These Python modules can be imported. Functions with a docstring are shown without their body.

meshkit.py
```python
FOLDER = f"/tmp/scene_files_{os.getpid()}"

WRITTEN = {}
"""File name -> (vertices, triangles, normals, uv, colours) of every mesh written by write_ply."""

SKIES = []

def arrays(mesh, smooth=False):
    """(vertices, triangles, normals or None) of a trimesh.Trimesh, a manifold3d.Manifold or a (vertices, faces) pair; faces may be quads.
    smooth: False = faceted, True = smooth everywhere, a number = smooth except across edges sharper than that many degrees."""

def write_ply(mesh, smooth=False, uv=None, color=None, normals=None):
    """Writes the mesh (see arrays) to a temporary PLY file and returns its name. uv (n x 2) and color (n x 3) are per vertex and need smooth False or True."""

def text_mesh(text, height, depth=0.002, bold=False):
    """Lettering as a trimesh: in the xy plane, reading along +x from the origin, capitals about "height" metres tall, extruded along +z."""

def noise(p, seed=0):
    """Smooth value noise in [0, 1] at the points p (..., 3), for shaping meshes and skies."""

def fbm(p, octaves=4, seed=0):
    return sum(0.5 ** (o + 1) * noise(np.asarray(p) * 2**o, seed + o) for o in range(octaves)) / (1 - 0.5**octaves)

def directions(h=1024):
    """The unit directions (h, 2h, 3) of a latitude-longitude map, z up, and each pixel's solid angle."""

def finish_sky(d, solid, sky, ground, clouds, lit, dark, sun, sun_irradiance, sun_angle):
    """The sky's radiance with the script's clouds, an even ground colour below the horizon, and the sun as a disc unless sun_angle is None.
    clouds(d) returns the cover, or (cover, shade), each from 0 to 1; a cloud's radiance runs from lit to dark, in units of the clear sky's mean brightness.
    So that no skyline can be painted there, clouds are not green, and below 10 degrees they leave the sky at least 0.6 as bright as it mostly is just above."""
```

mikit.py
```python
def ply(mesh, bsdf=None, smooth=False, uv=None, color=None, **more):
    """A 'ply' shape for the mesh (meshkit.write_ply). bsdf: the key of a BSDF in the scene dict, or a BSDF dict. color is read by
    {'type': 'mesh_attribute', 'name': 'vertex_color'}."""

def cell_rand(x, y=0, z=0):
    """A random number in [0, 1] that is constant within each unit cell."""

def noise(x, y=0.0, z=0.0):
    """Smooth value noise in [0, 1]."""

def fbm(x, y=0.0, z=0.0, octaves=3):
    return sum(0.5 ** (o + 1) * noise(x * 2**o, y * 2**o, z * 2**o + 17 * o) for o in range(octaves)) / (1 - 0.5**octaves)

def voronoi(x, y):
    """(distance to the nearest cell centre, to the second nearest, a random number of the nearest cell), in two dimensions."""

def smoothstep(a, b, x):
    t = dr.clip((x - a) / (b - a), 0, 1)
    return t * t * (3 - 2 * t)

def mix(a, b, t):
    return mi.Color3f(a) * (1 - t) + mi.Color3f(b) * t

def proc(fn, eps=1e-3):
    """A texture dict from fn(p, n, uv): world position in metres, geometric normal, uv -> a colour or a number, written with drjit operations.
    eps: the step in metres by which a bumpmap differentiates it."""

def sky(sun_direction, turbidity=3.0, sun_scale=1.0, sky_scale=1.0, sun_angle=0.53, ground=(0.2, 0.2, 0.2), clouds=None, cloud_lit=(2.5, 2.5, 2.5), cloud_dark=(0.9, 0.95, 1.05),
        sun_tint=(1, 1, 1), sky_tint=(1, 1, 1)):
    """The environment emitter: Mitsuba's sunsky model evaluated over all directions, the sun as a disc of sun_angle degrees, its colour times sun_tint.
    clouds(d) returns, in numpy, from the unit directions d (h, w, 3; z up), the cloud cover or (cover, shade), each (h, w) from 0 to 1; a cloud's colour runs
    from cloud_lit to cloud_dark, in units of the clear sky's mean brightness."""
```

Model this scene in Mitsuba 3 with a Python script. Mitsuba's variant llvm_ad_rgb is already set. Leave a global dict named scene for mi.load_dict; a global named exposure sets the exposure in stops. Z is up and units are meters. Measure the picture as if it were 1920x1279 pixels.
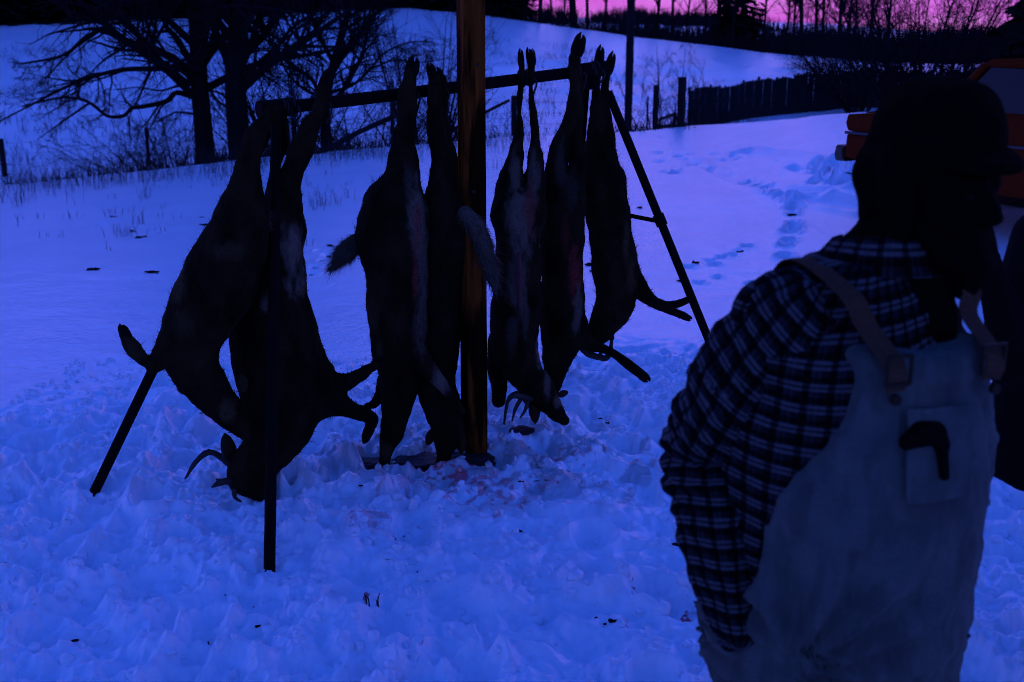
import math, random
import numpy as np, trimesh, drjit as dr, mitsuba as mi
import mikit, meshkit
from mikit import proc, fbm as tfbm, noise as tnoise, voronoi, smoothstep as tsmooth, mix as tmix
T4 = mi.ScalarTransform4f
random.seed(7)
RNG = np.random.default_rng(7)
scene, labels = {}, {}

# ------------------------------------------------------------------ camera, sky, exposure
EYE = 1.85                                  # camera height above the snow
PITCH = math.radians(15.2)                  # looking down
FOC = 2133.0                                # focal length in pixels of the 1920 px wide photograph
CP, SP = math.cos(PITCH), math.sin(PITCH)
scene['camera'] = {'type': 'thinlens', 'fov': math.degrees(2 * math.atan(960 / FOC)), 'fov_axis': 'x',
                   'aperture_radius': 0.0045, 'focus_distance': 4.7, 'near_clip': 0.05, 'far_clip': 9000.0,
                   'to_world': T4().look_at(origin=[0, 0, EYE], target=[0, CP, EYE - SP], up=[0, 0, 1])}
SUN_AZ, SUN_EL = math.radians(10), math.radians(1.0)      # just set, ahead and a little to the right


def afterglow(d):
    """A low pink cloud bank, thickest on the sunset side, with thin streaks."""
    e = np.degrees(np.arcsin(np.clip(d[..., 2], 0, 1)))
    az = np.arctan2(d[..., 0], d[..., 1]) - SUN_AZ
    side = 0.5 + 0.5 * np.cos(az)
    n = meshkit.fbm(np.stack([np.sin(az) * 5, np.cos(az) * 5, e * 0.55], -1), 4, seed=3)
    cover = np.exp(-(e / (10 + 6 * side)) ** 1.5) * (0.35 + 0.6 * side ** 2) * (0.72 + 0.5 * n)
    return np.clip(cover, 0, 1), np.clip(0.25 + 0.9 * (n - 0.4) + 0.35 * (1 - side ** 6), 0, 1)


scene['sky'] = mikit.sky((math.sin(SUN_AZ) * math.cos(SUN_EL), math.cos(SUN_AZ) * math.cos(SUN_EL), math.sin(SUN_EL)),
                         turbidity=3.0, sun_scale=0.0, sky_scale=1.0, ground=(0.5, 0.5, 0.5), clouds=afterglow,
                         cloud_lit=(2.7, 0.45, 2.7), cloud_dark=(1.2, 0.20, 1.65), sky_tint=(0.034, 0.128, 1.02))
exposure = 6.0


# ------------------------------------------------------------------ helpers
def P(u, v, y):
    """World point seen at photograph pixel (u, v), y metres ahead."""
    u, v, y = np.broadcast_arrays(np.asarray(u, float), np.asarray(v, float), np.asarray(y, float))
    a, b = (u - 960) / FOC, -(v - 639.5) / FOC
    dy, dz = CP + b * SP, -SP + b * CP
    k = y / dy
    return np.stack([a * k, y, EYE + dz * k], -1)


def PXM(u, v, y):
    """Metres per photograph pixel at that point."""
    b = -(v - 639.5) / FOC
    return y / (CP + b * SP) / FOC


def sstep(a, b, x):
    t = np.clip((np.asarray(x, float) - a) / (b - a), 0, 1)
    return t * t * (3 - 2 * t)


def put(key, mesh, bsdf, smooth=False, uv=None, color=None, **lab):
    scene[key] = mikit.ply(mesh, bsdf, smooth, uv=uv, color=color)
    if lab:
        labels[key] = {k.rstrip('_'): v for k, v in lab.items()}
    return key


USED = {}


def num(key):
    """key, key_001, key_002 ..."""
    n = USED.get(key, 0)
    USED[key] = n + 1
    return key if n == 0 else f'{key}_{n:03d}'


def say(key, label, category=None, group=None, kind=None):
    labels[key] = {'label': label}
    for k, v in (('category', category), ('group', group), ('kind', kind)):
        if v:
            labels[key][k] = v


def resample(pts, step):
    """Catmull-Rom through the rows of pts (any number of columns, the first three are the position)."""
    p = np.asarray(pts, float)
    if len(p) == 2:
        n = max(2, int(np.linalg.norm(p[1, :3] - p[0, :3]) / step) + 1)
        return p[0] + (p[1] - p[0]) * np.linspace(0, 1, n)[:, None]
    q = np.vstack([2 * p[0] - p[1], p, 2 * p[-1] - p[-2]])
    out = []
    for i in range(1, len(q) - 2):
        n = max(2, int(np.linalg.norm(q[i + 1, :3] - q[i, :3]) / step) + 1)
        t = np.linspace(0, 1, n, endpoint=False)[:, None]
        a, b, c, d = q[i - 1:i + 3]
        out.append(0.5 * (2 * b + (c - a) * t + (2 * a - 5 * b + 4 * c - d) * t ** 2 + (3 * b - a - 3 * c + d) * t ** 3))
    return np.vstack(out + [p[-1:]])


def tube_arrays(pts, rad, sides=6, cap=True, wob=0.0, rng=None):
    p = np.asarray(pts, float)
    r = np.broadcast_to(np.asarray(rad, float), (len(p),))
    t = np.gradient(p, axis=0)
    t /= np.linalg.norm(t, axis=1, keepdims=True) + 1e-12
    ref = np.array([0.31, 0.95, 0.05]) if abs(t[0, 1]) < 0.8 else np.array([1.0, 0.1, 0.2])
    a = np.cross(t, ref)
    a /= np.linalg.norm(a, axis=1, keepdims=True) + 1e-12
    b = np.cross(t, a)
    ang = np.arange(sides) * 2 * np.pi / sides
    rr = r[:, None] * np.ones(sides)
    if wob and rng is not None:
        rr = rr * (1 + wob * (rng.random(rr.shape) - 0.5))
    v = p[:, None] + rr[..., None] * (np.cos(ang)[None, :, None] * a[:, None] + np.sin(ang)[None, :, None] * b[:, None])
    i, j = np.meshgrid(np.arange(len(p) - 1), np.arange(sides), indexing='ij')
    q = np.stack([i * sides + j, i * sides + (j + 1) % sides, (i + 1) * sides + (j + 1) % sides, (i + 1) * sides + j], -1).reshape(-1, 4)
    f = np.vstack([q[:, [0, 1, 2]], q[:, [0, 2, 3]]])
    v = v.reshape(-1, 3)
    if cap:
        n = len(v)
        v = np.vstack([v, p[:1], p[-1:]])
        j = np.arange(sides)
        f = np.vstack([f, np.stack([np.full(sides, n), (j + 1) % sides, j], 1),
                       np.stack([np.full(sides, n + 1), (len(p) - 1) * sides + j, (len(p) - 1) * sides + (j + 1) % sides], 1)])
    return v, f


def join(parts):
    vs, fs, at = [], [], 0
    for v, f in parts:
        vs.append(v)
        fs.append(np.asarray(f) + at)
        at += len(v)
    return np.vstack(vs), np.vstack(fs)


def tube(pts, rad, sides=8, **k):
    return tube_arrays(pts, rad, sides, **k)


def box(c, s, rot=None, bevel=0.0):
    """Box with chamfered edges, centre c, full sizes s, optional 3x3 rotation."""
    h = np.asarray(s, float) / 2
    if bevel:
        import itertools
        pts = []
        for sg in itertools.product((-1, 1), repeat=3):
            for k in range(3):
                q = h - bevel
                q[k] = h[k]
                pts.append(q * sg)
        m = trimesh.convex.convex_hull(np.array(pts))
    else:
        m = trimesh.creation.box(extents=h * 2)
    v = np.array(m.vertices)
    if rot is not None:
        v = v @ np.asarray(rot).T
    return v + np.asarray(c, float), np.array(m.faces)


def rotz(a):
    c, s = math.cos(a), math.sin(a)
    return np.array([[c, -s, 0], [s, c, 0], [0, 0, 1.0]])


# ---------- signed-distance modelling: chains of round cones, blended, turned into one mesh by surface nets
def nets(f, org, h):
    s = f < 0
    nx, ny, nz = f.shape
    c = [(a, b, d) for a in (0, 1) for b in (0, 1) for d in (0, 1)]
    sub = lambda A, o: A[o[0]:nx - 1 + o[0], o[1]:ny - 1 + o[1], o[2]:nz - 1 + o[2]]
    cnt = sum(sub(s, o).astype(np.int8) for o in c)
    act = (cnt > 0) & (cnt < 8)
    idx = np.argwhere(act)
    ids = np.full(act.shape, -1, np.int64)
    ids[act] = np.arange(len(idx))
    corner = np.stack([f[idx[:, 0] + o[0], idx[:, 1] + o[1], idx[:, 2] + o[2]] for o in c], 1)
    acc, n = np.zeros((len(idx), 3)), np.zeros(len(idx))
    co = np.array(c, float)
    for i in range(8):
        for j in range(i + 1, 8):
            if np.abs(co[i] - co[j]).sum() == 1:
                fi, fj = corner[:, i], corner[:, j]
                m = (fi < 0) != (fj < 0)
                t = np.where(m, fi / np.where(m, fi - fj, 1), 0)
                acc += m[:, None] * (co[i] + (co[j] - co[i]) * t[:, None])
                n += m
    v = org + (idx + acc / n[:, None]) * h
    faces = []
    for ax in range(3):
        o = [slice(None)] * 3
        o[ax] = slice(0, -1)
        p = [slice(None)] * 3
        p[ax] = slice(1, None)
        a, b = s[tuple(o)], s[tuple(p)]
        e = np.argwhere(a != b)
        inside = a[tuple(e.T)]
        k1, k2 = [(1, 2), (2, 0), (0, 1)][ax]
        ok = (e[:, k1] > 0) & (e[:, k2] > 0) & (e[:, k1] < act.shape[k1]) & (e[:, k2] < act.shape[k2])
        e, inside = e[ok], inside[ok]
        d1, d2 = np.eye(3, dtype=int)[k1], np.eye(3, dtype=int)[k2]
        g = lambda q: ids[q[:, 0], q[:, 1], q[:, 2]]
        quad = np.stack([g(e - d1 - d2), g(e - d2), g(e), g(e - d1)], 1)
        quad[~inside] = quad[~inside][:, ::-1]
        faces.append(quad)
    q = np.vstack(faces)
    q = q[(q >= 0).all(1)]
    return v, np.vstack([q[:, [0, 1, 2]], q[:, [0, 2, 3]]])


def relax(v, f, n):
    """Taubin smoothing."""
    from scipy.sparse import coo_matrix
    e = np.vstack([f[:, [0, 1]], f[:, [1, 2]], f[:, [2, 0]]])
    e = np.unique(np.vstack([e, e[:, ::-1]]), axis=0)
    A = coo_matrix((np.ones(len(e)), (e[:, 0], e[:, 1])), shape=(len(v), len(v))).tocsr()
    dg = np.maximum(np.asarray(A.sum(1)).ravel(), 1)[:, None]
    for _ in range(n):
        for lam in (.5, -.53):
            v = v + lam * (A @ v / dg - v)
    return v


class SDF:
    """Chains of round cones; a chain is a plain union, chains are joined with the blend k."""

    def __init__(self):
        self.c = []

    def chain(self, pts, k=0.02):
        self.c.append((np.asarray(pts, float)[:, :4], k))
        return self

    def ball(self, p, r, k=0.02):
        p = np.append(np.asarray(p, float), r)
        return self.chain(np.array([p, p + [1e-4, 0, 0, 0]]), k)

    def grid(self, h, pad=0.04):
        allp = np.vstack([c[0] for c in self.c])
        lo = (allp[:, :3] - allp[:, 3:]).min(0) - pad
        hi = (allp[:, :3] + allp[:, 3:]).max(0) + pad
        n = np.ceil((hi - lo) / h).astype(int) + 1
        f = np.full(n, 1.0, np.float32)
        ax = [(lo[i] + np.arange(n[i]) * h).astype(np.float32) for i in range(3)]
        for p, k in self.c:
            m = k + 3 * h
            box_ = lambda q: (np.maximum(np.floor(((q[:, :3] - q[:, 3:]).min(0) - m - lo) / h).astype(int), 0), np.minimum(np.ceil(((q[:, :3] + q[:, 3:]).max(0) + m - lo) / h).astype(int) + 1, n))
            b0, b1 = box_(p)
            g = np.full(b1 - b0, 1.0, np.float32)
            for a, b in zip(p[:-1], p[1:]):
                i0, i1 = box_(np.stack([a, b]))
                X, Y, Z = np.meshgrid(*[ax[i][i0[i]:i1[i]] for i in range(3)], indexing='ij', sparse=True)
                d = b[:3] - a[:3]
                t = np.clip(((X - a[0]) * d[0] + (Y - a[1]) * d[1] + (Z - a[2]) * d[2]) / max(float(d @ d), 1e-12), 0, 1)
                dist = np.sqrt((X - a[0] - t * d[0]) ** 2 + (Y - a[1] - t * d[1]) ** 2 + (Z - a[2] - t * d[2]) ** 2) - (a[3] + (b[3] - a[3]) * t)
                sl = tuple(slice(i0[i] - b0[i], i1[i] - b0[i]) for i in range(3))
                g[sl] = np.minimum(g[sl], dist)
            sl = tuple(slice(b0[i], b1[i]) for i in range(3))
            o = f[sl]
            hh = np.maximum(k - np.abs(o - g), 0) / k
            f[sl] = np.minimum(o, g) - hh * hh * k * 0.25
        return f, lo, h, ax

    def mesh(self, h, fn=None, taubin=4):
        f, lo, h, ax = self.grid(h)
        if fn is not None:
            f = fn(f, *np.meshgrid(*ax, indexing='ij', sparse=True))
            f[0], f[-1], f[:, 0], f[:, -1], f[:, :, 0], f[:, :, -1] = (1.0,) * 6
        v, fc = nets(f, lo, h)
        m = trimesh.Trimesh(v, fc, process=False)
        if taubin:
            m.vertices = relax(v, fc, taubin)
        return m


def vnormals(v, f):
    n = np.zeros_like(v)
    fn = np.cross(v[f[:, 1]] - v[f[:, 0]], v[f[:, 2]] - v[f[:, 0]])
    for k in range(3):
        np.add.at(n, f[:, k], fn)
    return n / (np.linalg.norm(n, axis=1, keepdims=True) + 1e-20)


# ------------------------------------------------------------------ materials
def mat(key, col, rough=0.8, two=True, bump=None, bump_scale=0.01, spec=0.3, **k):
    b = {'type': 'principled', 'base_color': col if isinstance(col, dict) else {'type': 'rgb', 'value': list(col)},
         'roughness': rough, 'specular': spec, **k}
    if bump is not None:
        b = {'type': 'bumpmap', 'arbitrary': bump, 'scale': bump_scale, 'bsdf': b}
    scene[key] = {'type': 'twosided', 'bsdf': b} if two else b
    return key


def wood_tex(dark, light, sx=40, sz=1.5):
    def f(p, n, uv):
        g = tfbm(p.x * sx, p.y * sx, p.z * sz, 3)
        g2 = tnoise(p.x * sx * 3, p.y * sx * 3, p.z * 3)
        return tmix(dark, light, dr.clip(g * 0.8 + g2 * 0.3, 0, 1))
    return proc(f)


def snow_color(p, n, uv):
    base = tmix((0.74, 0.76, 0.78), (0.86, 0.87, 0.88), tfbm(p.x * 1.7, p.y * 1.7, p.z, 3))
    grain = tnoise(p.x * 60, p.y * 60, p.z * 60)
    base = base * (0.94 + 0.08 * grain)
    # muddied, trodden snow under the carcasses: flecks of dirt and hair
    near = dr.exp(-(dr.square((p.x + 0.05) / 1.0) + dr.square((p.y - 4.75) / 0.42)))
    n1 = tfbm(p.x * 9, p.y * 9, 3.0, 4)
    dirt = tsmooth(0.60 - 0.22 * near, 0.74 - 0.2 * near, n1) * (0.2 + 0.8 * near) * tsmooth(0.02, 0.2, near)
    base = tmix(base, (0.22, 0.20, 0.19), dirt * 0.75)
    # blood, where it lies in the photograph
    blood = mi.Float(0)
    for bx, by, br, amt in BLOOD:
        d = dr.sqrt(dr.square(p.x - bx) + dr.square(p.y - by)) / br
        m = tsmooth(0.52, 0.66, tfbm(p.x * 38, p.y * 38, 9.0, 3) - 0.22 * d + 0.16)
        blood = dr.maximum(blood, m * amt * dr.select(d < 2.0, 1.0, 0.0))
    return tmix(base, (0.62, 0.010, 0.03), blood)


def ground_at(u, v):
    q = P(u, v, 1.0) - np.array([0, 0, EYE])
    k = EYE / -q[2]
    return q[0] * k, q[1] * k


BLOOD = []
for (u, v, r, a) in ((900, 930, 0.16, 0.55), (1060, 860, 0.10, 0.45), (700, 985, 0.10, 0.4), (1318, 1163, 0.05, 1.0), (1288, 1140, 0.03, 0.9), (1322, 1176, 0.03, 0.9), (1170, 1165, 0.03, 0.5), (850, 893, 0.12, 0.7), (760, 912, 0.07, 0.45),
                     (735, 930, 0.06, 0.4), (920, 905, 0.10, 0.5), (640, 1010, 0.02, 0.5), (1010, 905, 0.06, 0.4), (1190, 1105, 0.02, 0.8), (686, 1107, 0.02, 0.9)):
    x, y = ground_at(u, v)
    BLOOD.append((float(x), float(y), r, a))
mat('snow', proc(snow_color), 0.25, spec=1.0, bump=proc(lambda p, n, uv: tfbm(p.x * 22, p.y * 22, p.z * 22, 3) + 0.35 * tnoise(p.x * 110, p.y * 110, p.z * 110), eps=4e-3), bump_scale=0.006)

# ------------------------------------------------------------------ the ground: one sheet of snow from the feet to the far hills
UQ = np.array([-400, 0, 278, 738, 965, 1177, 1285, 1570, 1800, 2300], float)          # bearings of the crest (fence line)
TH = np.arctan((UQ - 960) / FOC / CP)
R1 = np.array([19, 20, 21, 22, 22.5, 25, 28, 22.5, 21, 20], float)
VB = np.array([345, 330, 310, 275, 255, 246, 235, 205, 190, 190], float)
Z1 = EYE - R1 * np.tan(PITCH + np.arctan((VB - 639.5) / FOC))
UH = np.array([-400, 0, 400, 780, 910, 1170, 1400, 1570, 1700, 2300], float)          # crest of the snowy hill
VH = np.array([80, 50, 32, 14, 28, 68, 98, 112, 118, 120], float)
THH = np.arctan((UH - 960) / FOC / CP)
R2 = np.array([85, 85, 88, 92, 92, 92, 90, 85, 80, 80], float)
Z2 = EYE - R2 * np.tan(PITCH + np.arctan((VH - 639.5) / FOC))
FARV = np.array([40, 40, 40, 38, 36, 34, 40, 48, 62, 70], float)                      # far hills beyond


def terrain(x, y, fine=True):
    x, y = np.asarray(x, float), np.asarray(y, float)
    r = np.hypot(x, y) + 1e-9
    th = np.arctan2(x, y)
    r1, z1 = np.interp(th, TH, R1), np.interp(th, TH, Z1)
    r2, z2 = np.interp(th, THH, R2), np.interp(th, THH, Z2)
    zf = EYE - 700 * np.tan(PITCH + np.arctan((np.interp(th, THH, FARV) - 639.5) / FOC))
    p = np.stack([x, y, np.zeros_like(x)], -1)
    z = z1 * sstep(7.0, 1.0 * r1, r) ** 1.15
    dip = z1 - 1.6 + 0.5 * (meshkit.noise(p / 9.0, 5) - .5)
    z = np.where(r > r1, z1 + (dip - z1) * sstep(0, 6.0, r - r1), z)
    t = np.clip((r - r1 - 6) / (r2 - r1 - 6), 0, 1)
    z = np.where(r > r1 + 6, dip + (z2 - dip) * (t * t * (1.6 - 0.6 * t)), z)
    back = z2 - 5.0 * sstep(0, 60, r - r2)
    z = np.where(r > r2, back, z)
    z = np.where(r > r2 + 60, (z2 - 5) + (zf - z2 + 5) * sstep(150, 700, r), z)
    z = np.where(r > 700, zf * (1 - sstep(700, 3500, r)) + 0 * r, z)
    z = z + 9 * (meshkit.fbm(p / 190.0, 3, 4) - 0.5) * sstep(160, 500, r) * (1 - sstep(700, 3000, r))
    z = z + (meshkit.fbm(p / 3.3, 3, 2) - 0.5) * (0.10 * sstep(6, 12, r) + 0.5 * sstep(30, 60, r)) * (1 - 0.8 * sstep(70, 84, r))
    if fine:
        near = r < 26
        q = p[near]
        rr, xx, yy = r[near], x[near], y[near]
        edge = 6.55 + 0.55 * (meshkit.noise(q / 0.9, 8) - 0.5) + 0.25 * np.clip(xx, -2, 1)
        m = 1 - sstep(edge - 0.9, edge + 0.5, rr)                                     # trodden area
        w = q + 0.10 * np.stack([meshkit.noise(q * 6, 31), meshkit.noise(q * 6, 32), 0 * rr], -1)
        lump = 0.10 * (meshkit.fbm(w / 0.46, 2, 11) - 0.5) + 0.17 * (meshkit.fbm(w / 0.12, 4, 12) - 0.5)
        ridg = np.abs(meshkit.fbm(w / 0.23, 3, 13) - 0.5)
        lump = lump + 0.11 * (0.16 - ridg) + 0.062 * (meshkit.fbm(q / 0.05, 3, 14) - 0.5) + 0.05 * (0.2 - np.abs(meshkit.fbm(w / 0.075, 2, 17) - 0.5))
        pit = meshkit.noise(w / 0.155, 15)
        lump = lump - 0.07 * sstep(0.64, 0.84, pit)
        flat = 1 - 0.5 * np.exp(-((xx - 0.35) / 0.9) ** 2 - ((yy - 4.0) / 1.3) ** 2)   # more packed to the right of the rack
        dz = m * lump * flat
        dz = dz + (1 - m) * 0.010 * (meshkit.fbm(q / 0.25, 3, 16) - 0.5)
        for fx, fy, fr, depth in DENTS:
            near2 = (np.abs(xx - fx) < 3 * fr) & (np.abs(yy - fy) < 3 * fr)
            if near2.any():
                d = np.hypot((xx[near2] - fx), (yy[near2] - fy) * 0.8) / fr
                dz[near2] += depth * (-np.exp(-(d ** 4)) + 0.45 * np.exp(-((d - 1.35) / 0.3) ** 2))
        for (tx, ty, tw, td) in TRACKS:
            d = np.full(len(rr), 9.0)
            for i in range(len(tx) - 1):
                ax_, ay_, bx_, by_ = tx[i], ty[i], tx[i + 1], ty[i + 1]
                L = (bx_ - ax_) ** 2 + (by_ - ay_) ** 2
                s = np.clip(((xx - ax_) * (bx_ - ax_) + (yy - ay_) * (by_ - ay_)) / L, 0, 1)
                d = np.minimum(d, np.hypot(xx - ax_ - s * (bx_ - ax_), yy - ay_ - s * (by_ - ay_)))
            n = meshkit.noise(q / 0.3, 21)
            dz += td * (-np.exp(-(d / tw) ** 4) + (0.5 + 0.7 * n) * np.exp(-((d - 1.5 * tw) / (0.45 * tw)) ** 2))
        z[near] += dz
    return z


DENTS, TRACKS = [], []


def coarse_hit(u, v):
    """Ground point seen at a pixel (smooth ground)."""
    d = P(u, v, 1.0) - np.array([0, 0, EYE])
    ts = np.geomspace(2, 90, 420)
    pts = d[None] * ts[:, None]
    z = terrain(pts[:, 0], pts[:, 1], False)
    g = EYE + pts[:, 2] - z
    k = max(int(np.argmax(g < 0)), 1)
    f = g[k - 1] / (g[k - 1] - g[k])
    q = pts[k - 1] + (pts[k] - pts[k - 1]) * f
    return q[0], q[1], EYE + q[2]


drng = np.random.default_rng(5)
path = [(1245, 262), (1275, 285), (1320, 308), (1370, 330), (1420, 345), (1455, 365), (1490, 385), (1492, 415), (1480, 450), (1465, 485)]
for (a, b) in zip(path[:-1], path[1:]):
    for t in np.linspace(0, 1, 3, endpoint=False):
        x, y, _ = coarse_hit(a[0] + (b[0] - a[0]) * t + drng.normal(0, 5), a[1] + (b[1] - a[1]) * t + drng.normal(0, 4))
        DENTS.append((x, y, drng.uniform(0.055, 0.09), drng.uniform(0.05, 0.09)))
for _ in range(24):                                                                   # more tracks left of the truck and by the gate
    x, y, _z = coarse_hit(drng.uniform(1230, 1400), drng.uniform(275, 325))
    DENTS.append((x, y, drng.uniform(0.06, 0.10), drng.uniform(0.04, 0.07)))
for _ in range(26):
    x, y, _z = coarse_hit(drng.uniform(1530, 1610), drng.uniform(298, 345))
    DENTS.append((x, y, drng.uniform(0.09, 0.17), drng.uniform(0.06, 0.11)))
for (u, v) in ((590, 500), (605, 488), (598, 470), (615, 478), (583, 512), (560, 445), (1330, 488), (1352, 482), (1372, 478), (1400, 462), (1385, 470), (1340, 496), (1408, 532), (1345, 520),
               (240, 440), (262, 425), (300, 435), (215, 405), (190, 420), (1290, 500), (640, 470), (1310, 530)):
    x, y, _z = coarse_hit(u, v)
    DENTS.append((x, y, drng.uniform(0.04, 0.06), drng.uniform(0.02, 0.035)))
for _ in range(90):                                                                  # boot prints in the trodden snow
    x, y = drng.uniform(-2.6, 2.2), drng.uniform(2.6, 6.6)
    DENTS.append((x, y, drng.uniform(0.05, 0.085), drng.uniform(0.04, 0.075)))
for poly, w, dep in (([(1395, 285), (1450, 292), (1500, 302), (1560, 312), (1640, 320)], 0.16, 0.05), ([(1520, 372), (1570, 380), (1640, 395)], 0.18, 0.05),
                     ([(1500, 315), (1560, 330), (1640, 345)], 0.17, 0.06), ([(1300, 300), (1380, 335), (1450, 355), (1530, 362)], 0.15, 0.03)):
    h = [coarse_hit(*q) for q in poly]
    TRACKS.append(([a[0] for a in h], [a[1] for a in h], w, dep))

ang = np.concatenate([np.radians(np.arange(-180, -34, 4.0)), np.radians(np.arange(-30, 30, 0.095)), np.radians(np.arange(34, 180.1, 4.0))])
dep = np.linspace(math.radians(34.0), math.radians(4.2), 500)
rad = np.concatenate([[0.02, 0.4, 1.0, 1.6, 2.2], EYE / np.tan(dep), np.geomspace(25.5, 100, 110), np.geomspace(104, 800, 36), np.geomspace(900, 6000, 14)])
A, R = np.meshgrid(ang, rad, indexing='ij')
gx, gy = (R * np.sin(A)).ravel(), (R * np.cos(A)).ravel()
gz = terrain(gx, gy)
i, j = np.meshgrid(np.arange(len(ang) - 1), np.arange(len(rad) - 1), indexing='ij')
n_ = len(rad)
q = np.stack([i * n_ + j, i * n_ + j + 1, (i + 1) * n_ + j + 1, (i + 1) * n_ + j], -1).reshape(-1, 4)
GF = np.vstack([q[:, [0, 2, 1]], q[:, [0, 3, 2]]])
put('snow_ground', (np.stack([gx, gy, gz], -1), GF), 'snow', True)
say('snow_ground', 'trodden snow in the yard, smooth snow and snowy hills beyond', kind='structure')


def ground(x, y):
    return float(terrain(np.array([x]), np.array([y]), True)[0])


def hit(u, v):
    x, y, z = coarse_hit(u, v)
    return np.array([x, y, ground(x, y)])


# broken crust: small crumbs and chunks of snow kicked about in the trodden part
crng = np.random.default_rng(61)
ico = trimesh.creation.icosahedron()
iv, if_ = np.array(ico.vertices), np.array(ico.faces)
cu, cw_ = crng.uniform(-2.6, 2.4, 5200), crng.uniform(2.5, 6.4, 5200)
cz = terrain(cu, cw_)
cs_ = 0.005 + 0.022 * crng.random(5200) ** 3
chunk = iv[None] * (1 + 0.55 * (crng.random((5200, len(iv), 1)) - .5)) * cs_[:, None, None] * crng.uniform(.6, 1.3, (5200, 1, 3)) + np.stack([cu, cw_, cz + cs_ * .25], -1)[:, None]
put('snow_crumbs', (chunk.reshape(-1, 3), (if_[None] + (np.arange(5200) * len(iv))[:, None, None]).reshape(-1, 3)), 'snow', 60)
say('snow_crumbs', 'crumbs and chunks of broken snow crust scattered over the trodden yard', 'snow', kind='stuff')

# ------------------------------------------------------------------ hanging rack: swing-set of iron pipe
mat('iron_pipe', proc(lambda p, n, uv: tmix((0.004, 0.0035, 0.0032), (0.011, 0.006, 0.004), tsmooth(0.5, 0.75, tfbm(p.x * 30, p.y * 30, p.z * 12, 3)))), 0.8, spec=0.06)
mat('rope_fibre', (0.03, 0.026, 0.022), 0.95, spec=0.1)
BT, BR = P(518, 203, 4.60), P(1112, 131, 5.50)


def bar_at(u):
    """Point of the bar's axis in the photograph's column u."""
    best = min(np.linspace(0, 1, 400), key=lambda t: abs(960 + FOC * (BT + (BR - BT) * t)[0] / ((BT + (BR - BT) * t)[1] * CP - ((BT + (BR - BT) * t)[2] - EYE) * SP) - u))
    return BT + (BR - BT) * best


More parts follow.
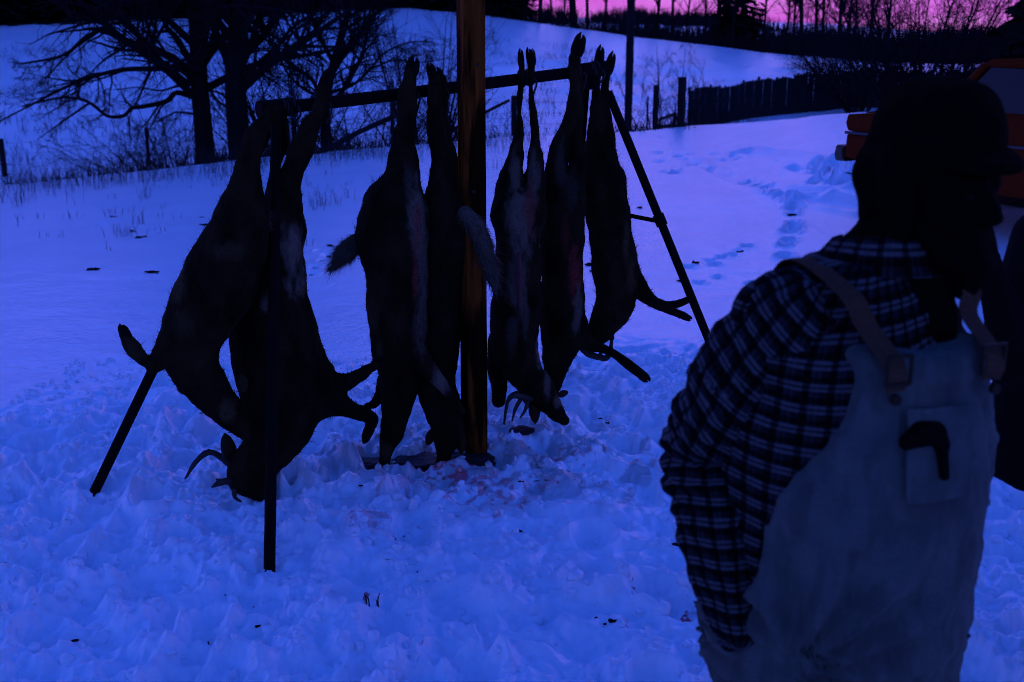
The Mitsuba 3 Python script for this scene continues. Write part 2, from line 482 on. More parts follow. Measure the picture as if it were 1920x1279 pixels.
bd = (BR - BT) / np.linalg.norm(BR - BT)
RACK = 'hanging_rack'
PIPE = 0.026
put(RACK + '__top_bar', tube(resample([BT - bd * 0.05, BT + (BR - BT) * .35 + [0, 0, -.004], BR + bd * 0.04], 0.2), PIPE, 12), 'iron_pipe', 40)
FF, FB = hit(505, 1062), hit(172, 921)
pr = np.array([bd[1], -bd[0], 0]) / np.hypot(bd[0], bd[1])
legs = [(BT, FF), (BT + [0, .02, -0.01], FB)]
RF = P(1395, 800, 5.22)                                        # near right foot, its line passes (1240, 408) and (1340, 672)
RF[2] = 0.0
RB = np.array([0.30, 6.15, 0.02])
RN = P(1140, 172, 5.46)
legs += [(RN, RF), (BR + [-.03, .03, -0.03], RB)]
for a, b in legs:
    d = (b - a) / np.linalg.norm(b - a)
    put(num(RACK + '__leg'), tube([a, a + (b - a) * .5, b + d * 0.12], 0.021, 12), 'iron_pipe', 40)
for e, s in ((BT, 1), (BR, -1)):
    put(num(RACK + '__pipe_collar'), join([tube([e - bd * 0.075, e + bd * 0.075], 0.036, 12), tube([e + [0, 0, -.09], e + [0, 0, .02]], 0.034, 12)]), 'iron_pipe', 40)
s1 = RN + (RF - RN) * 0.38
s2 = legs[3][0] + (RB - legs[3][0]) * 0.40
put(RACK + '__spreader_bar', tube([s2, s1], 0.011, 8), 'iron_pipe', 40)
put(RACK + '__spreader_clamp', tube([s1 + (RN - s1) * .055, s1 - (RN - s1) * .03], 0.028, 10), 'iron_pipe', 40)
say(RACK, 'black iron pipe frame with a long top bar from which seven deer carcasses hang', 'rack')

# ------------------------------------------------------------------ square wooden post in front of the bar
mat('orange_wood', proc(lambda p, n, uv: tmix((0.035, 0.009, 0.002), (0.29, 0.066, 0.008), dr.clip(tfbm(p.x * 70, p.y * 70, p.z * 2.0, 4) * 1.2 - 0.1, 0, 1)) *
                        (0.06 + 0.94 * tsmooth(0.46, 0.64, tfbm(p.x * 16 + 3, p.y * 16, p.z * 2.1 + 1.3, 4)))), 0.85, spec=0.04,
    bump=proc(lambda p, n, uv: tfbm(p.x * 90, p.y * 90, p.z * 3, 3), eps=2e-3), bump_scale=0.004)
mat('galvanised', (0.02, 0.015, 0.012), 0.7)
px, py, _ = P(890, 862, 4.84)
pz = ground(px, py)
pv, pf = box((0, 0, 1.6), (0.094, 0.094, 3.7), rotz(math.radians(24)), 0.006)
prng = np.random.default_rng(3)
put('wooden_post__shaft', (pv + [px, py, pz - 0.12], pf), 'orange_wood', 20)
for z_, s_ in ((1.72, 1), (1.2, -1)):
    o = rotz(math.radians(24)) @ np.array([0.012 * s_, -0.0472, 0])
    put(num('wooden_post__nail_head'), tube([np.array([px, py, z_]) + o, np.array([px, py, z_]) + o * 1.07], 0.007, 8), 'galvanised')
say('wooden_post', 'square orange brown wooden post standing upright in front of the rack bar', 'post')

# ------------------------------------------------------------------ deer
scene['deer_coat'] = {'type': 'twosided', 'bsdf': {'type': 'principled', 'base_color': {'type': 'mesh_attribute', 'name': 'vertex_color'}, 'roughness': 0.95, 'specular': 0.03, 'sheen': 0.05}}
mat('hoof_horn', (0.005, 0.004, 0.003), 0.8, spec=0.08)
mat('antler_bone', proc(lambda p, n, uv: tmix((0.012, 0.009, 0.007), (0.05, 0.036, 0.026), tfbm(p.x * 60, p.y * 60, p.z * 25, 3))), 0.6)
mat('meat', proc(lambda p, n, uv: tmix((0.05, 0.006, 0.006), (0.16, 0.03, 0.03), tfbm(p.x * 45, p.y * 45, p.z * 20, 3))), 0.5)
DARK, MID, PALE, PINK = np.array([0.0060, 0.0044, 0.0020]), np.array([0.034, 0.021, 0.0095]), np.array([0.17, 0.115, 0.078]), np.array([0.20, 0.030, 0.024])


def deer(name, label, D, chains, patches=(), tail=None, ears=(), antlers=(), hooves=(), hair=2600, hairlen=0.022, slit=None, squash=0.0, seed=0):
    """chains: lists of (u, v, depth offset, radius in photograph pixels); everything is laid out in metres at depth D."""
    rng = np.random.default_rng(100 + seed)

    def W(q):
        q = np.asarray(q, float)
        return np.concatenate([P(q[0], q[1], D + q[2]), [q[3] * PXM(q[0], q[1], D + q[2])]])
    s = SDF()
    for ch in chains:
        k = 0.035 if max(c[3] for c in ch) > 40 else 0.014
        s.chain(resample([W(c) for c in ch], 0.05), k)
    m = s.mesh(0.0095, taubin=3)
    v, f = np.array(m.vertices), np.array(m.faces)
    n = vnormals(v, f)
    # lean muscle and rib relief, ruffled coat
    b = (meshkit.fbm(v / 0.10, 3, seed) - 0.5) * 0.022 + (meshkit.fbm(v / np.array([0.022, 0.022, 0.06]), 2, seed + 9) - 0.5) * 0.010
    thick = np.min([np.linalg.norm(v - W(c)[:3], axis=1) - 0 for ch in chains if max(c[3] for c in ch) > 30 for c in ch], 0)
    v = v + n * (b * (0.25 + 0.75 * (1 - sstep(0.12, 0.3, thick))))[:, None]
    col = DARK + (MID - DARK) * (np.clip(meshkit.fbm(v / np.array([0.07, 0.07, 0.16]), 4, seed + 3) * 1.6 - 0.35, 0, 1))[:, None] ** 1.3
    for (u, vv, dy, ru, rv, c, amt) in patches:
        w = W((u, vv, dy, 1))
        sc = w[3]
        d = np.sqrt(((v[:, 0] - w[0]) / (ru * sc)) ** 2 + ((v[:, 2] - w[2]) / (rv * sc)) ** 2 + ((v[:, 1] - w[1]) / 0.16) ** 2)
        nn = 0.55 * meshkit.fbm(v / np.array([0.016, 0.016, 0.055]), 3, seed + 5) + 0.45 * meshkit.fbm(v / np.array([0.06, 0.06, 0.12]), 3, seed + 6)
        a = amt * (1 - sstep(0.35, 1.1, d + 1.9 * (nn - 0.5)))
        col = col + (np.asarray(c) * (0.6 + 0.8 * nn)[:, None] - col) * a[:, None]
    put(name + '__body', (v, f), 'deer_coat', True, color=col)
    # hair: short tapered blades lying towards the ground, as on a hanging animal (pointing away from the tail end)
    area = trimesh.Trimesh(v, f, process=False).area_faces
    pick = rng.choice(len(f), hair, p=area / area.sum())
    w3 = rng.dirichlet((1, 1, 1), hair)
    base = (v[f[pick]] * w3[..., None]).sum(1)
    nb = (n[f[pick]] * w3[..., None]).sum(1)
    cb = (col[f[pick]] * w3[..., None]).sum(1)
    down = np.array([0, 0, 1.0]) + rng.normal(0, 0.35, (hair, 3))
    tng = down - nb * (down * nb).sum(1, keepdims=True)
    tng /= np.linalg.norm(tng, axis=1, keepdims=True) + 1e-9
    ln = hairlen * rng.uniform(0.5, 1.3, hair)[:, None] * (0.35 + 0.65 * (1 - sstep(0.12, 0.3, np.min([np.linalg.norm(base - W(c)[:3], axis=1) for ch in chains if max(c[3] for c in ch) > 30 for c in ch], 0))))[:, None]
    side = np.cross(nb, tng)
    tip = base + (tng * 0.8 + nb * rng.uniform(0.15, 0.75, hair)[:, None]) * ln
    wd = 0.0022
    hv = np.stack([base - side * wd - nb * .002, base + side * wd - nb * .002, tip], 1).reshape(-1, 3)
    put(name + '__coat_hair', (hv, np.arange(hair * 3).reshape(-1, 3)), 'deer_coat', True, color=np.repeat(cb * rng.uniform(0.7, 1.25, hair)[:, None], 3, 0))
    labels[name + '__coat_hair'] = {'kind': 'stuff'}
    if tail:
        t = resample([W(c) for c in tail], 0.015)
        tm = SDF().chain(t, 0.01).mesh(0.006, taubin=2)
        tv, tf = np.array(tm.vertices), np.array(tm.faces)
        tn = vnormals(tv, tf)
        cc = PALE * (0.35 + 0.5 * meshkit.fbm(tv / 0.02, 3, seed))[:, None] + (DARK - PALE * .2) * 0.2
        # bushy: blades streaming to the tip
        ax = t[-1, :3] - t[0, :3]
        ax /= np.linalg.norm(ax)
        kk = rng.integers(0, len(tv), 1500)
        bb, nb2 = tv[kk], tn[kk]
        tp = bb + (ax * 0.8 + nb2 * 0.45 + rng.normal(0, 0.25, bb.shape)) * rng.uniform(0.012, 0.055, (1500, 1))
        sd = np.cross(nb2, ax) * 0.0022
        bl = np.stack([bb - sd, bb + sd, tp], 1).reshape(-1, 3)
        mv, mf = join([(tv, tf), (bl, np.arange(4500).reshape(-1, 3))])
        put(name + '__tail', (mv, mf), 'deer_coat', True, color=np.vstack([cc, np.repeat(cc[kk], 3, 0)]))
    for e in ears:                                                        # (root u, v, dy, tip u, v, dy, half width px)
        a, b2 = W((e[0], e[1], e[2], e[6])), W((e[3], e[4], e[5], 1))
        L = b2[:3] - a[:3]
        ln_ = np.linalg.norm(L)
        L /= ln_
        sd = np.cross(L, [0, 1, 0.15])
        sd /= np.linalg.norm(sd)
        fw = np.cross(sd, L)
        tt = np.linspace(0, 1, 9)
        prof = a[3] * np.sin(np.pi * np.clip(tt * 0.86 + 0.10, 0, 1)) ** 0.75
        prof[-1] = 0.001
        ss = np.linspace(-1, 1, 7)
        g = a[:3] + L * (tt * ln_)[:, None, None] + sd * (prof[:, None] * ss)[..., None] + fw * (-(prof[:, None] * 0.55) * (1 - ss ** 2))[..., None]
        g2 = g + fw * 0.004
        gi, gj = np.meshgrid(np.arange(8), np.arange(6), indexing='ij')
        qd = np.stack([gi * 7 + gj, gi * 7 + gj + 1, (gi + 1) * 7 + gj + 1, (gi + 1) * 7 + gj], -1).reshape(-1, 4)
        fc = np.vstack([qd[:, [0, 1, 2]], qd[:, [0, 2, 3]]])
        gv, gf = join([(g.reshape(-1, 3), fc), (g2.reshape(-1, 3), fc[:, ::-1])])
        put(num(name + '__ear'), (gv, gf), 'deer_coat', True, color=np.tile(MID * 1.1, (len(gv), 1)))
    for an in antlers:
        parts = []
        for ch in an:
            t = resample([W(c) for c in ch], 0.02)
            parts.append(tube_arrays(t[:, :3], t[:, 3], 7, wob=0.25, rng=rng))
        put(num(name + '__antler'), join(parts), 'antler_bone', 50)
    for hf in hooves:                                                     # (base u, v, dy, tip u, v, dy, half width px): two pointed claws
        a, b2 = W((hf[0], hf[1], hf[2], hf[6])), W((hf[3], hf[4], hf[5], 1))
        L = b2[:3] - a[:3]
        sd = np.cross(L / np.linalg.norm(L), [0.25, 1, 0.1])
        sd /= np.linalg.norm(sd)
        parts = []
        for sg in (-1, 1):
            o = sd * a[3] * 0.45 * sg
            pts = np.array([a[:3] + o * 0.9, a[:3] + L * 0.35 + o * 1.15, a[:3] + L * 0.75 + o * 0.95, a[:3] + L * (1.0 if sg > 0 else 0.9) + o * 0.35])
            parts.append(tube_arrays(resample(pts, 0.008), np.interp(np.linspace(0, 1, len(resample(pts, 0.008))), [0, .3, .75, 1], [a[3] * .55, a[3] * .62, a[3] * .45, 0.0015]), 8))
        put(num(name + '__hoof'), join(parts), 'hoof_horn', 40)
    if slit:
        w = resample([W(c) for c in slit], 0.02)
        vis = []
        # the opened belly: a strip of raw flesh just inside the skin, bulging slightly
        for c in w:
            i = np.argmin(np.hypot(v[:, 0] - c[0], v[:, 2] - c[2]) + 0.35 * (v[:, 1] - v[:, 1].min()))
            vis.append(np.array([c[0], v[i, 1] - 0.002, c[2], c[3]]))
        vis = np.array(vis)
        vis[1:-1, 1] = (vis[:-2, 1] + vis[1:-1, 1] + vis[2:, 1]) / 3
        sh = SDF().chain(vis, 0.005).mesh(0.006, taubin=2)
        put(name + '__belly_cut', sh, 'meat', True, label='raw red cut along the belly')
    say(name, label, 'deer', 'deer carcasses hanging head down from the rack')


# 1 leftmost, curled, behind the buck
deer('deer', 'leftmost hanging deer, curled body with one foreleg sticking out left over the slanting rack leg', 4.27,
     [[(510, 200, .12, 9), (494, 228, .08, 12), (478, 258, .03, 18), (465, 300, 0, 21), (460, 345, 0, 29), (452, 400, 0, 42)],
      [(520, 205, .18, 8), (492, 245, .14, 11), (470, 300, .1, 15), (462, 350, .06, 28), (455, 400, .02, 42)],
      [(452, 415, 0, 48), (440, 458, 0, 62), (418, 515, 0, 71), (386, 575, 0, 66), (358, 635, 0, 57), (364, 690, 0, 47), (398, 740, 0, 38), (430, 778, 0, 28), (450, 803, .0, 18), (462, 822, 0, 8)],
      [(335, 630, -.06, 34), (302, 672, -.12, 19), (287, 690, -.15, 12)],
      [(287, 690, -.15, 11.5), (266, 672, -.16, 11), (250, 655, -.16, 14), (238, 636, -.16, 12)]],
     patches=[(330, 540, -.1, 22, 60, MID * 2.2, .7), (345, 600, -.1, 30, 40, MID * 1.6, .6), (430, 470, -.12, 45, 20, MID * 1.8, .6), (425, 770, -.05, 20, 30, MID * 2.2, .8), (255, 655, -.16, 25, 40, MID * 1.5, .7)],
     ears=[(455, 735, 0, 452, 700, .02, 12)], hooves=[(240, 640, -.16, 226, 606, -.16, 11)], tail=[(470, 380, .04, 14), (485, 400, .06, 11), (496, 425, .08, 5)], hair=3600, seed=1)
# 2 the near buck
deer('deer_001', 'big buck with curved antlers, head resting on the snow behind the near rack leg', 4.50,
     [[(606, 165, .05, 12), (597, 205, 0, 13), (580, 240, 0, 19), (563, 285, 0, 20), (543, 330, 0, 22), (532, 390, 0, 36), (520, 440, 0, 50)],
      [(532, 212, .1, 8), (532, 255, .08, 9), (528, 284, .06, 8), (516, 320, .05, 9), (515, 370, .03, 18), (514, 430, 0, 42)],
      [(515, 440, 0, 53), (512, 500, 0, 58), (508, 560, 0, 68), (512, 620, 0, 80), (524, 680, 0, 86), (532, 735, -.02, 80), (524, 790, -.04, 66), (502, 838, -.08, 50), (476, 872, -.12, 42)],
      [(470, 872, -.12, 40), (462, 897, -.14, 35), (478, 914, -.15, 24), (500, 925, -.15, 15)],
      [(585, 690, .02, 40), (618, 712, .02, 21), (648, 716, .0, 17), (672, 706, 0, 12), (690, 692, 0, 9), (706, 682, 0, 8)],
      [(585, 740, -.02, 50), (618, 752, -.04, 30), (650, 764, -.05, 18), (680, 776, -.06, 14), (699, 786, -.06, 12), (692, 804, -.06, 9)]],
     patches=[(548, 480, -.14, 30, 75, PALE, .9), (560, 530, -.12, 20, 45, PALE, .8), (492, 578, -.2, 10, 20, PALE * .8, .8), (500, 560, -.2, 8, 12, PALE * .6, .7)],
     ears=[(436, 872, -.12, 421, 812, -.10, 15), (480, 850, .0, 492, 800, .02, 13)],
     antlers=[[[(440, 880, -.14, 8), (420, 861, -.16, 7), (400, 849, -.18, 6), (384, 851, -.2, 6), (366, 868, -.22, 5), (347, 898, -.22, 2)], [(424, 864, -.16, 5), (418, 850, -.2, 3.5), (417, 842, -.24, 1.5)]],
              [[(445, 905, -.16, 8), (425, 902, -.22, 7), (410, 906, -.25, 6), (397, 914, -.27, 2)], [(440, 918, -.2, 6), (440, 932, -.22, 4), (452, 941, -.24, 2)], [(420, 903, -.2, 5), (405, 899, -.2, 2)]]],
     hooves=[(700, 684, 0, 726, 668, .02, 8), (694, 800, -.06, 681, 832, -.06, 9), (604, 172, .05, 618, 128, .06, 11)], hair=4200, seed=2)
# 3 doe left of the post
deer('deer_002', 'third carcass from the left with its tail sticking out to the left', 4.82,
     [[(770, 138, 0, 14), (766, 165, 0, 15), (763, 205, 0, 17), (761, 250, 0, 17), (766, 300, 0, 18), (768, 345, 0, 22), (765, 390, 0, 34)],
      [(770, 200, .06, 10), (752, 250, .05, 14), (744, 285, .03, 13), (741, 320, .02, 16), (733, 360, 0, 30), (730, 400, 0, 45)],
      [(738, 395, 0, 62), (738, 440, 0, 70), (742, 490, 0, 60), (744, 550, 0, 57), (746, 610, 0, 54), (750, 670, 0, 50), (750, 720, -.02, 38), (744, 765, -.04, 27)],
      [(742, 765, -.04, 27), (737, 795, -.06, 25), (731, 818, -.07, 20), (725, 842, -.08, 13), (722, 864, -.08, 11)],
      [(765, 650, -.08, 28), (800, 690, -.12, 18), (828, 720, -.13, 12), (850, 750, -.13, 9), (868, 772, -.13, 7)],
      [(735, 700, .06, 28), (716, 740, .05, 12), (700, 757, .04, 8), (686, 764, .03, 6)]],
     patches=[(782, 400, -.1, 20, 90, PALE, .75), (792, 490, -.12, 22, 110, PALE * .9, .75), (790, 590, -.1, 18, 80, PALE * .7, .7), (783, 430, -.1, 10, 60, PINK, .6), (778, 520, -.12, 9, 80, PINK, .6),
              (826, 716, -.13, 18, 40, PALE, .8), (700, 590, -.08, 16, 40, MID * 2, .7), (768, 350, -.05, 14, 60, PALE * .5, .6), (712, 660, -.08, 10, 30, MID * 2.4, .7), (725, 845, -.1, 14, 26, MID * 2, .7)],
     tail=[(668, 455, .02, 17), (650, 472, .0, 18), (636, 488, -.02, 12), (623, 503, -.03, 4)], ears=[(702, 790, -.04, 680, 832, -.05, 9)],
     hooves=[(770, 140, 0, 779, 104, 0, 13)], hair=3800, seed=3)
# 4 behind the post
deer('deer_003', 'carcass partly hidden by the orange post, its pale tail lying across the post', 4.90,
     [[(812, 140, 0, 9), (815, 165, 0, 11), (816, 200, 0, 13), (818, 250, 0, 17), (828, 300, 0, 19), (830, 345, 0, 28), (836, 395, 0, 45)],
      [(823, 150, .05, 14), (824, 190, .05, 15), (826, 240, .05, 17), (838, 285, .04, 17), (845, 330, .03, 22), (856, 385, .0, 34)],
      [(842, 400, 0, 52), (848, 450, 0, 55), (842, 510, 0, 44), (832, 560, 0, 42), (826, 620, 0, 40), (818, 680, -.02, 38), (818, 725, -.06, 36), (830, 770, -.10, 34)],
      [(832, 765, -.10, 34), (838, 798, -.13, 31), (838, 822, -.15, 25), (833, 850, -.17, 15), (830, 872, -.17, 13)],
      [(800, 640, 0, 30), (812, 700, .05, 20), (840, 740, .06, 14), (872, 772, .06, 8), (900, 792, .06, 6)]],
     tail=[(872, 400, -.14, 14), (890, 420, -.17, 15), (903, 448, -.18, 17), (916, 490, -.17, 15), (924, 520, -.16, 12), (929, 545, -.15, 4)],
     ears=[(812, 805, -.12, 801, 836, -.14, 9), (860, 800, -.12, 866, 852, -.14, 10)],
     hooves=[(812, 145, 0, 804, 116, 0, 9), (823, 160, .05, 816, 122, .05, 12)], hair=3200, seed=4)
# 5 buck, belly to the camera
deer('deer_004', 'buck right of the post hanging with its pale belly and open cut towards the viewer', 5.20,
     [[(977, 118, 0, 6), (976, 160, 0, 6.5), (974, 205, 0, 6.5), (973, 240, 0, 9), (970, 275, 0, 13), (963, 310, 0, 18), (956, 350, 0, 26), (958, 400, 0, 38)],
      [(996, 118, .03, 6), (995, 160, .03, 6), (998, 205, .02, 7), (1003, 240, .02, 9), (1003, 275, .01, 12), (1004, 310, 0, 16), (1001, 350, 0, 23), (990, 400, 0, 36)],
      [(970, 395, 0, 42), (972, 450, 0, 42), (970, 510, 0, 44), (968, 570, 0, 47), (964, 620, 0, 46), (968, 665, -.02, 42), (985, 700, -.05, 34), (1008, 728, -.08, 29)],
      [(1006, 725, -.08, 28), (1022, 745, -.10, 25), (1040, 768, -.11, 17), (1058, 788, -.12, 10)],
      [(940, 640, .02, 26), (934, 690, .03, 20), (936, 725, .03, 15), (935, 752, .03, 14)],
      [(985, 640, -.1, 14), (975, 690, -.13, 7), (982, 730, -.13, 5.5), (990, 755, -.13, 6)]],
     patches=[(972, 420, -.14, 32, 90, PALE, .9), (970, 540, -.14, 26, 70, PALE * .8, .85), (966, 335, -.06, 14, 60, PALE * .8, .8), (1000, 335, -.06, 14, 70, PALE * .8, .8), (995, 390, -.1, 12, 60, PINK, .6),
              (960, 620, -.12, 14, 50, PALE * .5, .7), (1014, 660, -.1, 12, 40, PALE * 1.2, .8), (1026, 712, -.1, 8, 36, PALE, .7), (985, 600, -.14, 12, 60, PALE * .5, .7), (1045, 750, -.1, 14, 16, PALE * 1.1, .6)],
     ears=[(1000, 745, -.1, 1004, 795, -.14, 11), (1046, 742, -.08, 1066, 735, -.06, 7)],
     antlers=[[[(1006, 748, -.12, 6), (985, 746, -.16, 7), (966, 742, -.2, 6), (952, 752, -.22, 4), (945, 796, -.22, 2)], [(978, 746, -.17, 4.5), (967, 765, -.2, 3.5), (960, 790, -.21, 1.6)], [(992, 746, -.15, 4.5), (985, 768, -.18, 3.5), (975, 784, -.2, 1.6)]],
              [[(1006, 740, -.1, 5), (990, 734, -.06, 5), (972, 736, -.03, 4), (955, 744, -.02, 3), (950, 770, -.02, 1.6)], [(985, 734, -.05, 3.5), (988, 720, -.04, 1.6)]]],
     slit=[(973, 470, 0, 4), (972, 500, 0, 7), (974, 530, 0, 6), (972, 565, 0, 3)],
     hooves=[(977, 122, 0, 976, 90, 0, 6), (996, 122, .03, 990, 88, .03, 7), (1000, 122, .0, 999, 90, .0, 5)], hair=3200, seed=5)
# 6
deer('deer_005', 'second carcass from the right, one long hind leg rising highest above the bar', 5.38,
     [[(1078, 112, 0, 13), (1076, 135, 0, 11), (1078, 165, 0, 10), (1075, 200, 0, 12), (1065, 235, 0, 13), (1052, 270, 0, 17), (1044, 310, 0, 20), (1042, 350, 0, 27), (1046, 400, 0, 36)],
      [(1086, 150, .05, 8), (1082, 190, .04, 10), (1080, 240, .03, 13), (1081, 290, .02, 13), (1080, 330, .01, 17), (1072, 380, 0, 28)],
      [(1056, 395, 0, 40), (1054, 450, 0, 42), (1053, 510, 0, 40), (1054, 570, 0, 42), (1055, 615, 0, 42), (1050, 655, 0, 34), (1042, 690, 0, 24), (1034, 725, .02, 16), (1030, 748, .03, 10)],
      [(1078, 610, .0, 28), (1100, 640, -.02, 15), (1128, 652, -.03, 9), (1152, 664, -.03, 8), (1180, 685, -.03, 10), (1205, 704, -.03, 9)]],
     patches=[(1080, 520, -.12, 18, 70, PINK, .75), (1085, 580, -.1, 12, 60, PALE * .8, .75), (1060, 450, -.12, 10, 60, PINK * .6, .6), (1050, 300, -.05, 10, 60, PALE * .4, .6), (1072, 350, -.06, 16, 50, PALE * .35, .6)],
     ears=[(1046, 700, .0, 1062, 690, .02, 8)], hooves=[(1080, 104, 0, 1092, 60, 0, 12), (1200, 700, -.03, 1218, 716, -.03, 9)], hair=2800, seed=6)
# 7
deer('deer_006', 'rightmost hanging carcass, head off the ground and forelegs stretched right past the slanting leg', 5.52,
     [[(1121, 122, 0, 8), (1119, 150, 0, 9), (1118, 190, 0, 11), (1119, 235, 0, 15), (1115, 285, 0, 20), (1118, 330, 0, 28), (1128, 370, 0, 34)],
      [(1139, 132, .04, 8), (1134, 165, .04, 9), (1133, 205, .03, 12), (1134, 250, .02, 17), (1136, 300, .01, 23), (1142, 350, 0, 30)],
      [(1134, 345, 0, 37), (1140, 400, 0, 41), (1147, 450, 0, 42), (1153, 500, 0, 43), (1156, 545, 0, 40), (1146, 585, 0, 34), (1130, 615, -.02, 27)],
      [(1130, 612, -.02, 26), (1118, 632, -.04, 20), (1106, 648, -.05, 12)],
      [(1178, 515, 0, 26), (1202, 545, -.02, 15), (1222, 564, -.03, 11), (1245, 573, -.03, 8.5), (1270, 570, -.03, 7.5), (1288, 563, -.03, 7)],
      [(1175, 520, .05, 24), (1205, 552, .05, 13), (1238, 574, .05, 9), (1266, 586, .05, 7.5), (1284, 593, .05, 7.5)]],
     patches=[(1175, 450, -.1, 10, 60, MID * 2.4, .7), (1185, 520, -.1, 12, 40, MID * 2.2, .7)],
     ears=[(1140, 622, -.02, 1149, 640, -.02, 7)],
     antlers=[[[(1112, 640, -.06, 6), (1096, 642, -.1, 6), (1091, 652, -.12, 6), (1102, 663, -.13, 6), (1120, 669, -.13, 6), (1136, 672, -.13, 6), (1144, 660, -.12, 5), (1147, 638, -.12, 3)], [(1124, 668, -.13, 4), (1130, 655, -.12, 3), (1134, 648, -.12, 1.6)]],
              [[(1122, 638, -.02, 5), (1108, 655, .02, 4), (1112, 668, .04, 3)]]],
     hooves=[(1121, 126, 0, 1128, 83, 0, 8.5), (1139, 138, .04, 1151, 95, .04, 8.5), (1284, 565, -.03, 1300, 556, -.03, 6), (1280, 592, .05, 1298, 600, .05, 6.5)], hair=3000, hairlen=0.03, seed=7)

# ropes that tie the hind legs to the bar
RL = ['rope tying the raised leg of the leftmost carcass to the bar end', 'rope tying the near buck to the left end of the bar', 'rope around the raised legs of the third carcass', 'rope around the legs just left of the orange post',
      'rope holding the thin legs right of the post', 'rope around the single leg that rises highest', 'rope wrapped at the right end of the bar']
for k, (u, dy) in enumerate(((540, 0), (600, 0), (765, 0), (820, 0), (986, 0), (1078, 0), (1124, 0))):
    c = bar_at(min(u, 1118))
    key = num('rope')
    t = np.linspace(0, 2 * np.pi * 4, 110)
    a2 = np.cross(bd, [0, 0, 1.0])
    a2 /= np.linalg.norm(a2)
    up = np.cross(a2, bd)
    rr = 0.033 + 0.004 * np.sin(t * 2.3 + k)
    pts = c + np.outer(np.cos(t) * rr, a2) + np.outer(np.sin(t) * rr, up) + np.outer((t / t[-1] - .5) * 0.055, bd)
    end = c + np.array([0.03, -0.03, -0.06 - 0.02 * (k % 3)])
    put(key, tube(np.vstack([pts, resample([pts[-1], pts[-1] + [0.01, -.02, -.03], end], 0.01)]), 0.0048, 6), 'rope_fibre', 50)
    say(key, RL[k], 'rope')
kn = P(797, 203, 4.90)

# ------------------------------------------------------------------ the man in the foreground
MX, MY, YAW = 0.620, 1.93, math.radians(20)                # standing, turned to his left: facing right and towards the camera
FW = np.array([math.sin(YAW), -math.cos(YAW), 0])          # the way he faces
RT = np.array([-math.cos(YAW), -math.sin(YAW), 0])         # his right (left in the picture, nearer the camera)


def M(r, f, z):
    """Man's own axes: metres to his right, to his front, above the snow."""
    return np.array([MX, MY, 0]) + RT * r + FW * f + np.array([0, 0, z])


def MC(*rows):
    return np.array([list(M(a, b, c)) + [d] for a, b, c, d in rows])


def inv(v):
    q = v - np.array([MX, MY, 0])
    return q @ RT, q @ FW, q[:, 2]


def plaid(p, n, uv):
    u, w = uv.x, uv.y
    su, sw = u / 0.036, w / 0.036
    wob = 0.06 * (tnoise(u * 40, w * 40) - 0.5)
    fu, fw = su + wob - dr.floor(su + wob), sw + wob - dr.floor(sw + wob)
    band = lambda x, c, hw: tsmooth(hw + 0.05, hw - 0.03, dr.abs(x - c))
    lu = dr.maximum(band(fu, 0.40, 0.055), band(fu, 0.62, 0.055))
    lw = dr.maximum(band(fw, 0.38, 0.055), band(fw, 0.62, 0.055))
    du, dw = band(fu, 0.92, 0.20), band(fw, 0.92, 0.17)
    c = mi.Color3f(0.010, 0.0088, 0.0100)
    c = tmix(c, (0.0018, 0.0016, 0.0014), dr.maximum(du, dw) * 0.85)
    c = tmix(c, (0.045, 0.042, 0.046), lu * 0.35 * (1 - 0.6 * dw))
    c = tmix(c, (0.080, 0.073, 0.070), lw * (0.25 + 0.75 * (1 - du)) * (0.55 + 0.45 * (1 - dw)))
    weave = tnoise(u * 900, w * 900) * 0.35 + tnoise(u * 160, w * 160) * 0.3
    return c * (0.65 + weave)


mat('plaid_flannel', proc(plaid), 0.97, spec=0.02, sheen=0.03)
mat('canvas_cloth', proc(lambda p, n, uv: tmix((0.058, 0.066, 0.058), (0.115, 0.122, 0.094), tfbm(p.x * 14, p.y * 14, p.z * 14, 4)) * (0.78 + 0.35 * tnoise(p.x * 420, p.y * 420, p.z * 420)) *
                         (0.8 + 0.25 * tsmooth(0.35, 0.6, tfbm(p.x * 45, p.y * 45, p.z * 9, 3)))), 0.95, spec=0.03,
    bump=proc(lambda p, n, uv: tfbm(p.x * 150, p.y * 150, p.z * 60, 2), eps=1.5e-3), bump_scale=0.0022)
mat('strap_cloth', proc(lambda p, n, uv: mi.Color3f(0.075, 0.036, 0.019) * (0.7 + 0.6 * tnoise(p.x * 300, p.y * 300, p.z * 300))), 0.95, spec=0.1)
mat('cap_wool', proc(lambda p, n, uv: mi.Color3f(0.0045, 0.0038, 0.0022) * (0.6 + 0.8 * tfbm(p.x * 120, p.y * 120, p.z * 120, 2))), 0.97, spec=0.02)
mat('dark_skin', (0.0045, 0.0028, 0.0016), 0.8, spec=0.03)
mat('dark_leather', proc(lambda p, n, uv: mi.Color3f(0.003, 0.0026, 0.002) * (0.7 + 0.6 * tfbm(p.x * 80, p.y * 80, p.z * 80, 2))), 0.8, spec=0.03)
mat('dark_coat', proc(lambda p, n, uv: mi.Color3f(0.0035, 0.0030, 0.0022) * (0.6 + 0.8 * tfbm(p.x * 60, p.y * 60, p.z * 60, 3))), 0.9, spec=0.08)
mat('brass_metal', (0.03, 0.02, 0.008), 0.6, metallic=0.6)
mat('beard_hair', (0.004, 0.003, 0.002), 0.9, spec=0.03)


def folds(v, n, amp, scale, seed, squash=(1, 1, 1)):
    return v + n * ((meshkit.fbm(v / (np.array(squash) * scale), 3, seed) - 0.5) * amp)[:, None]


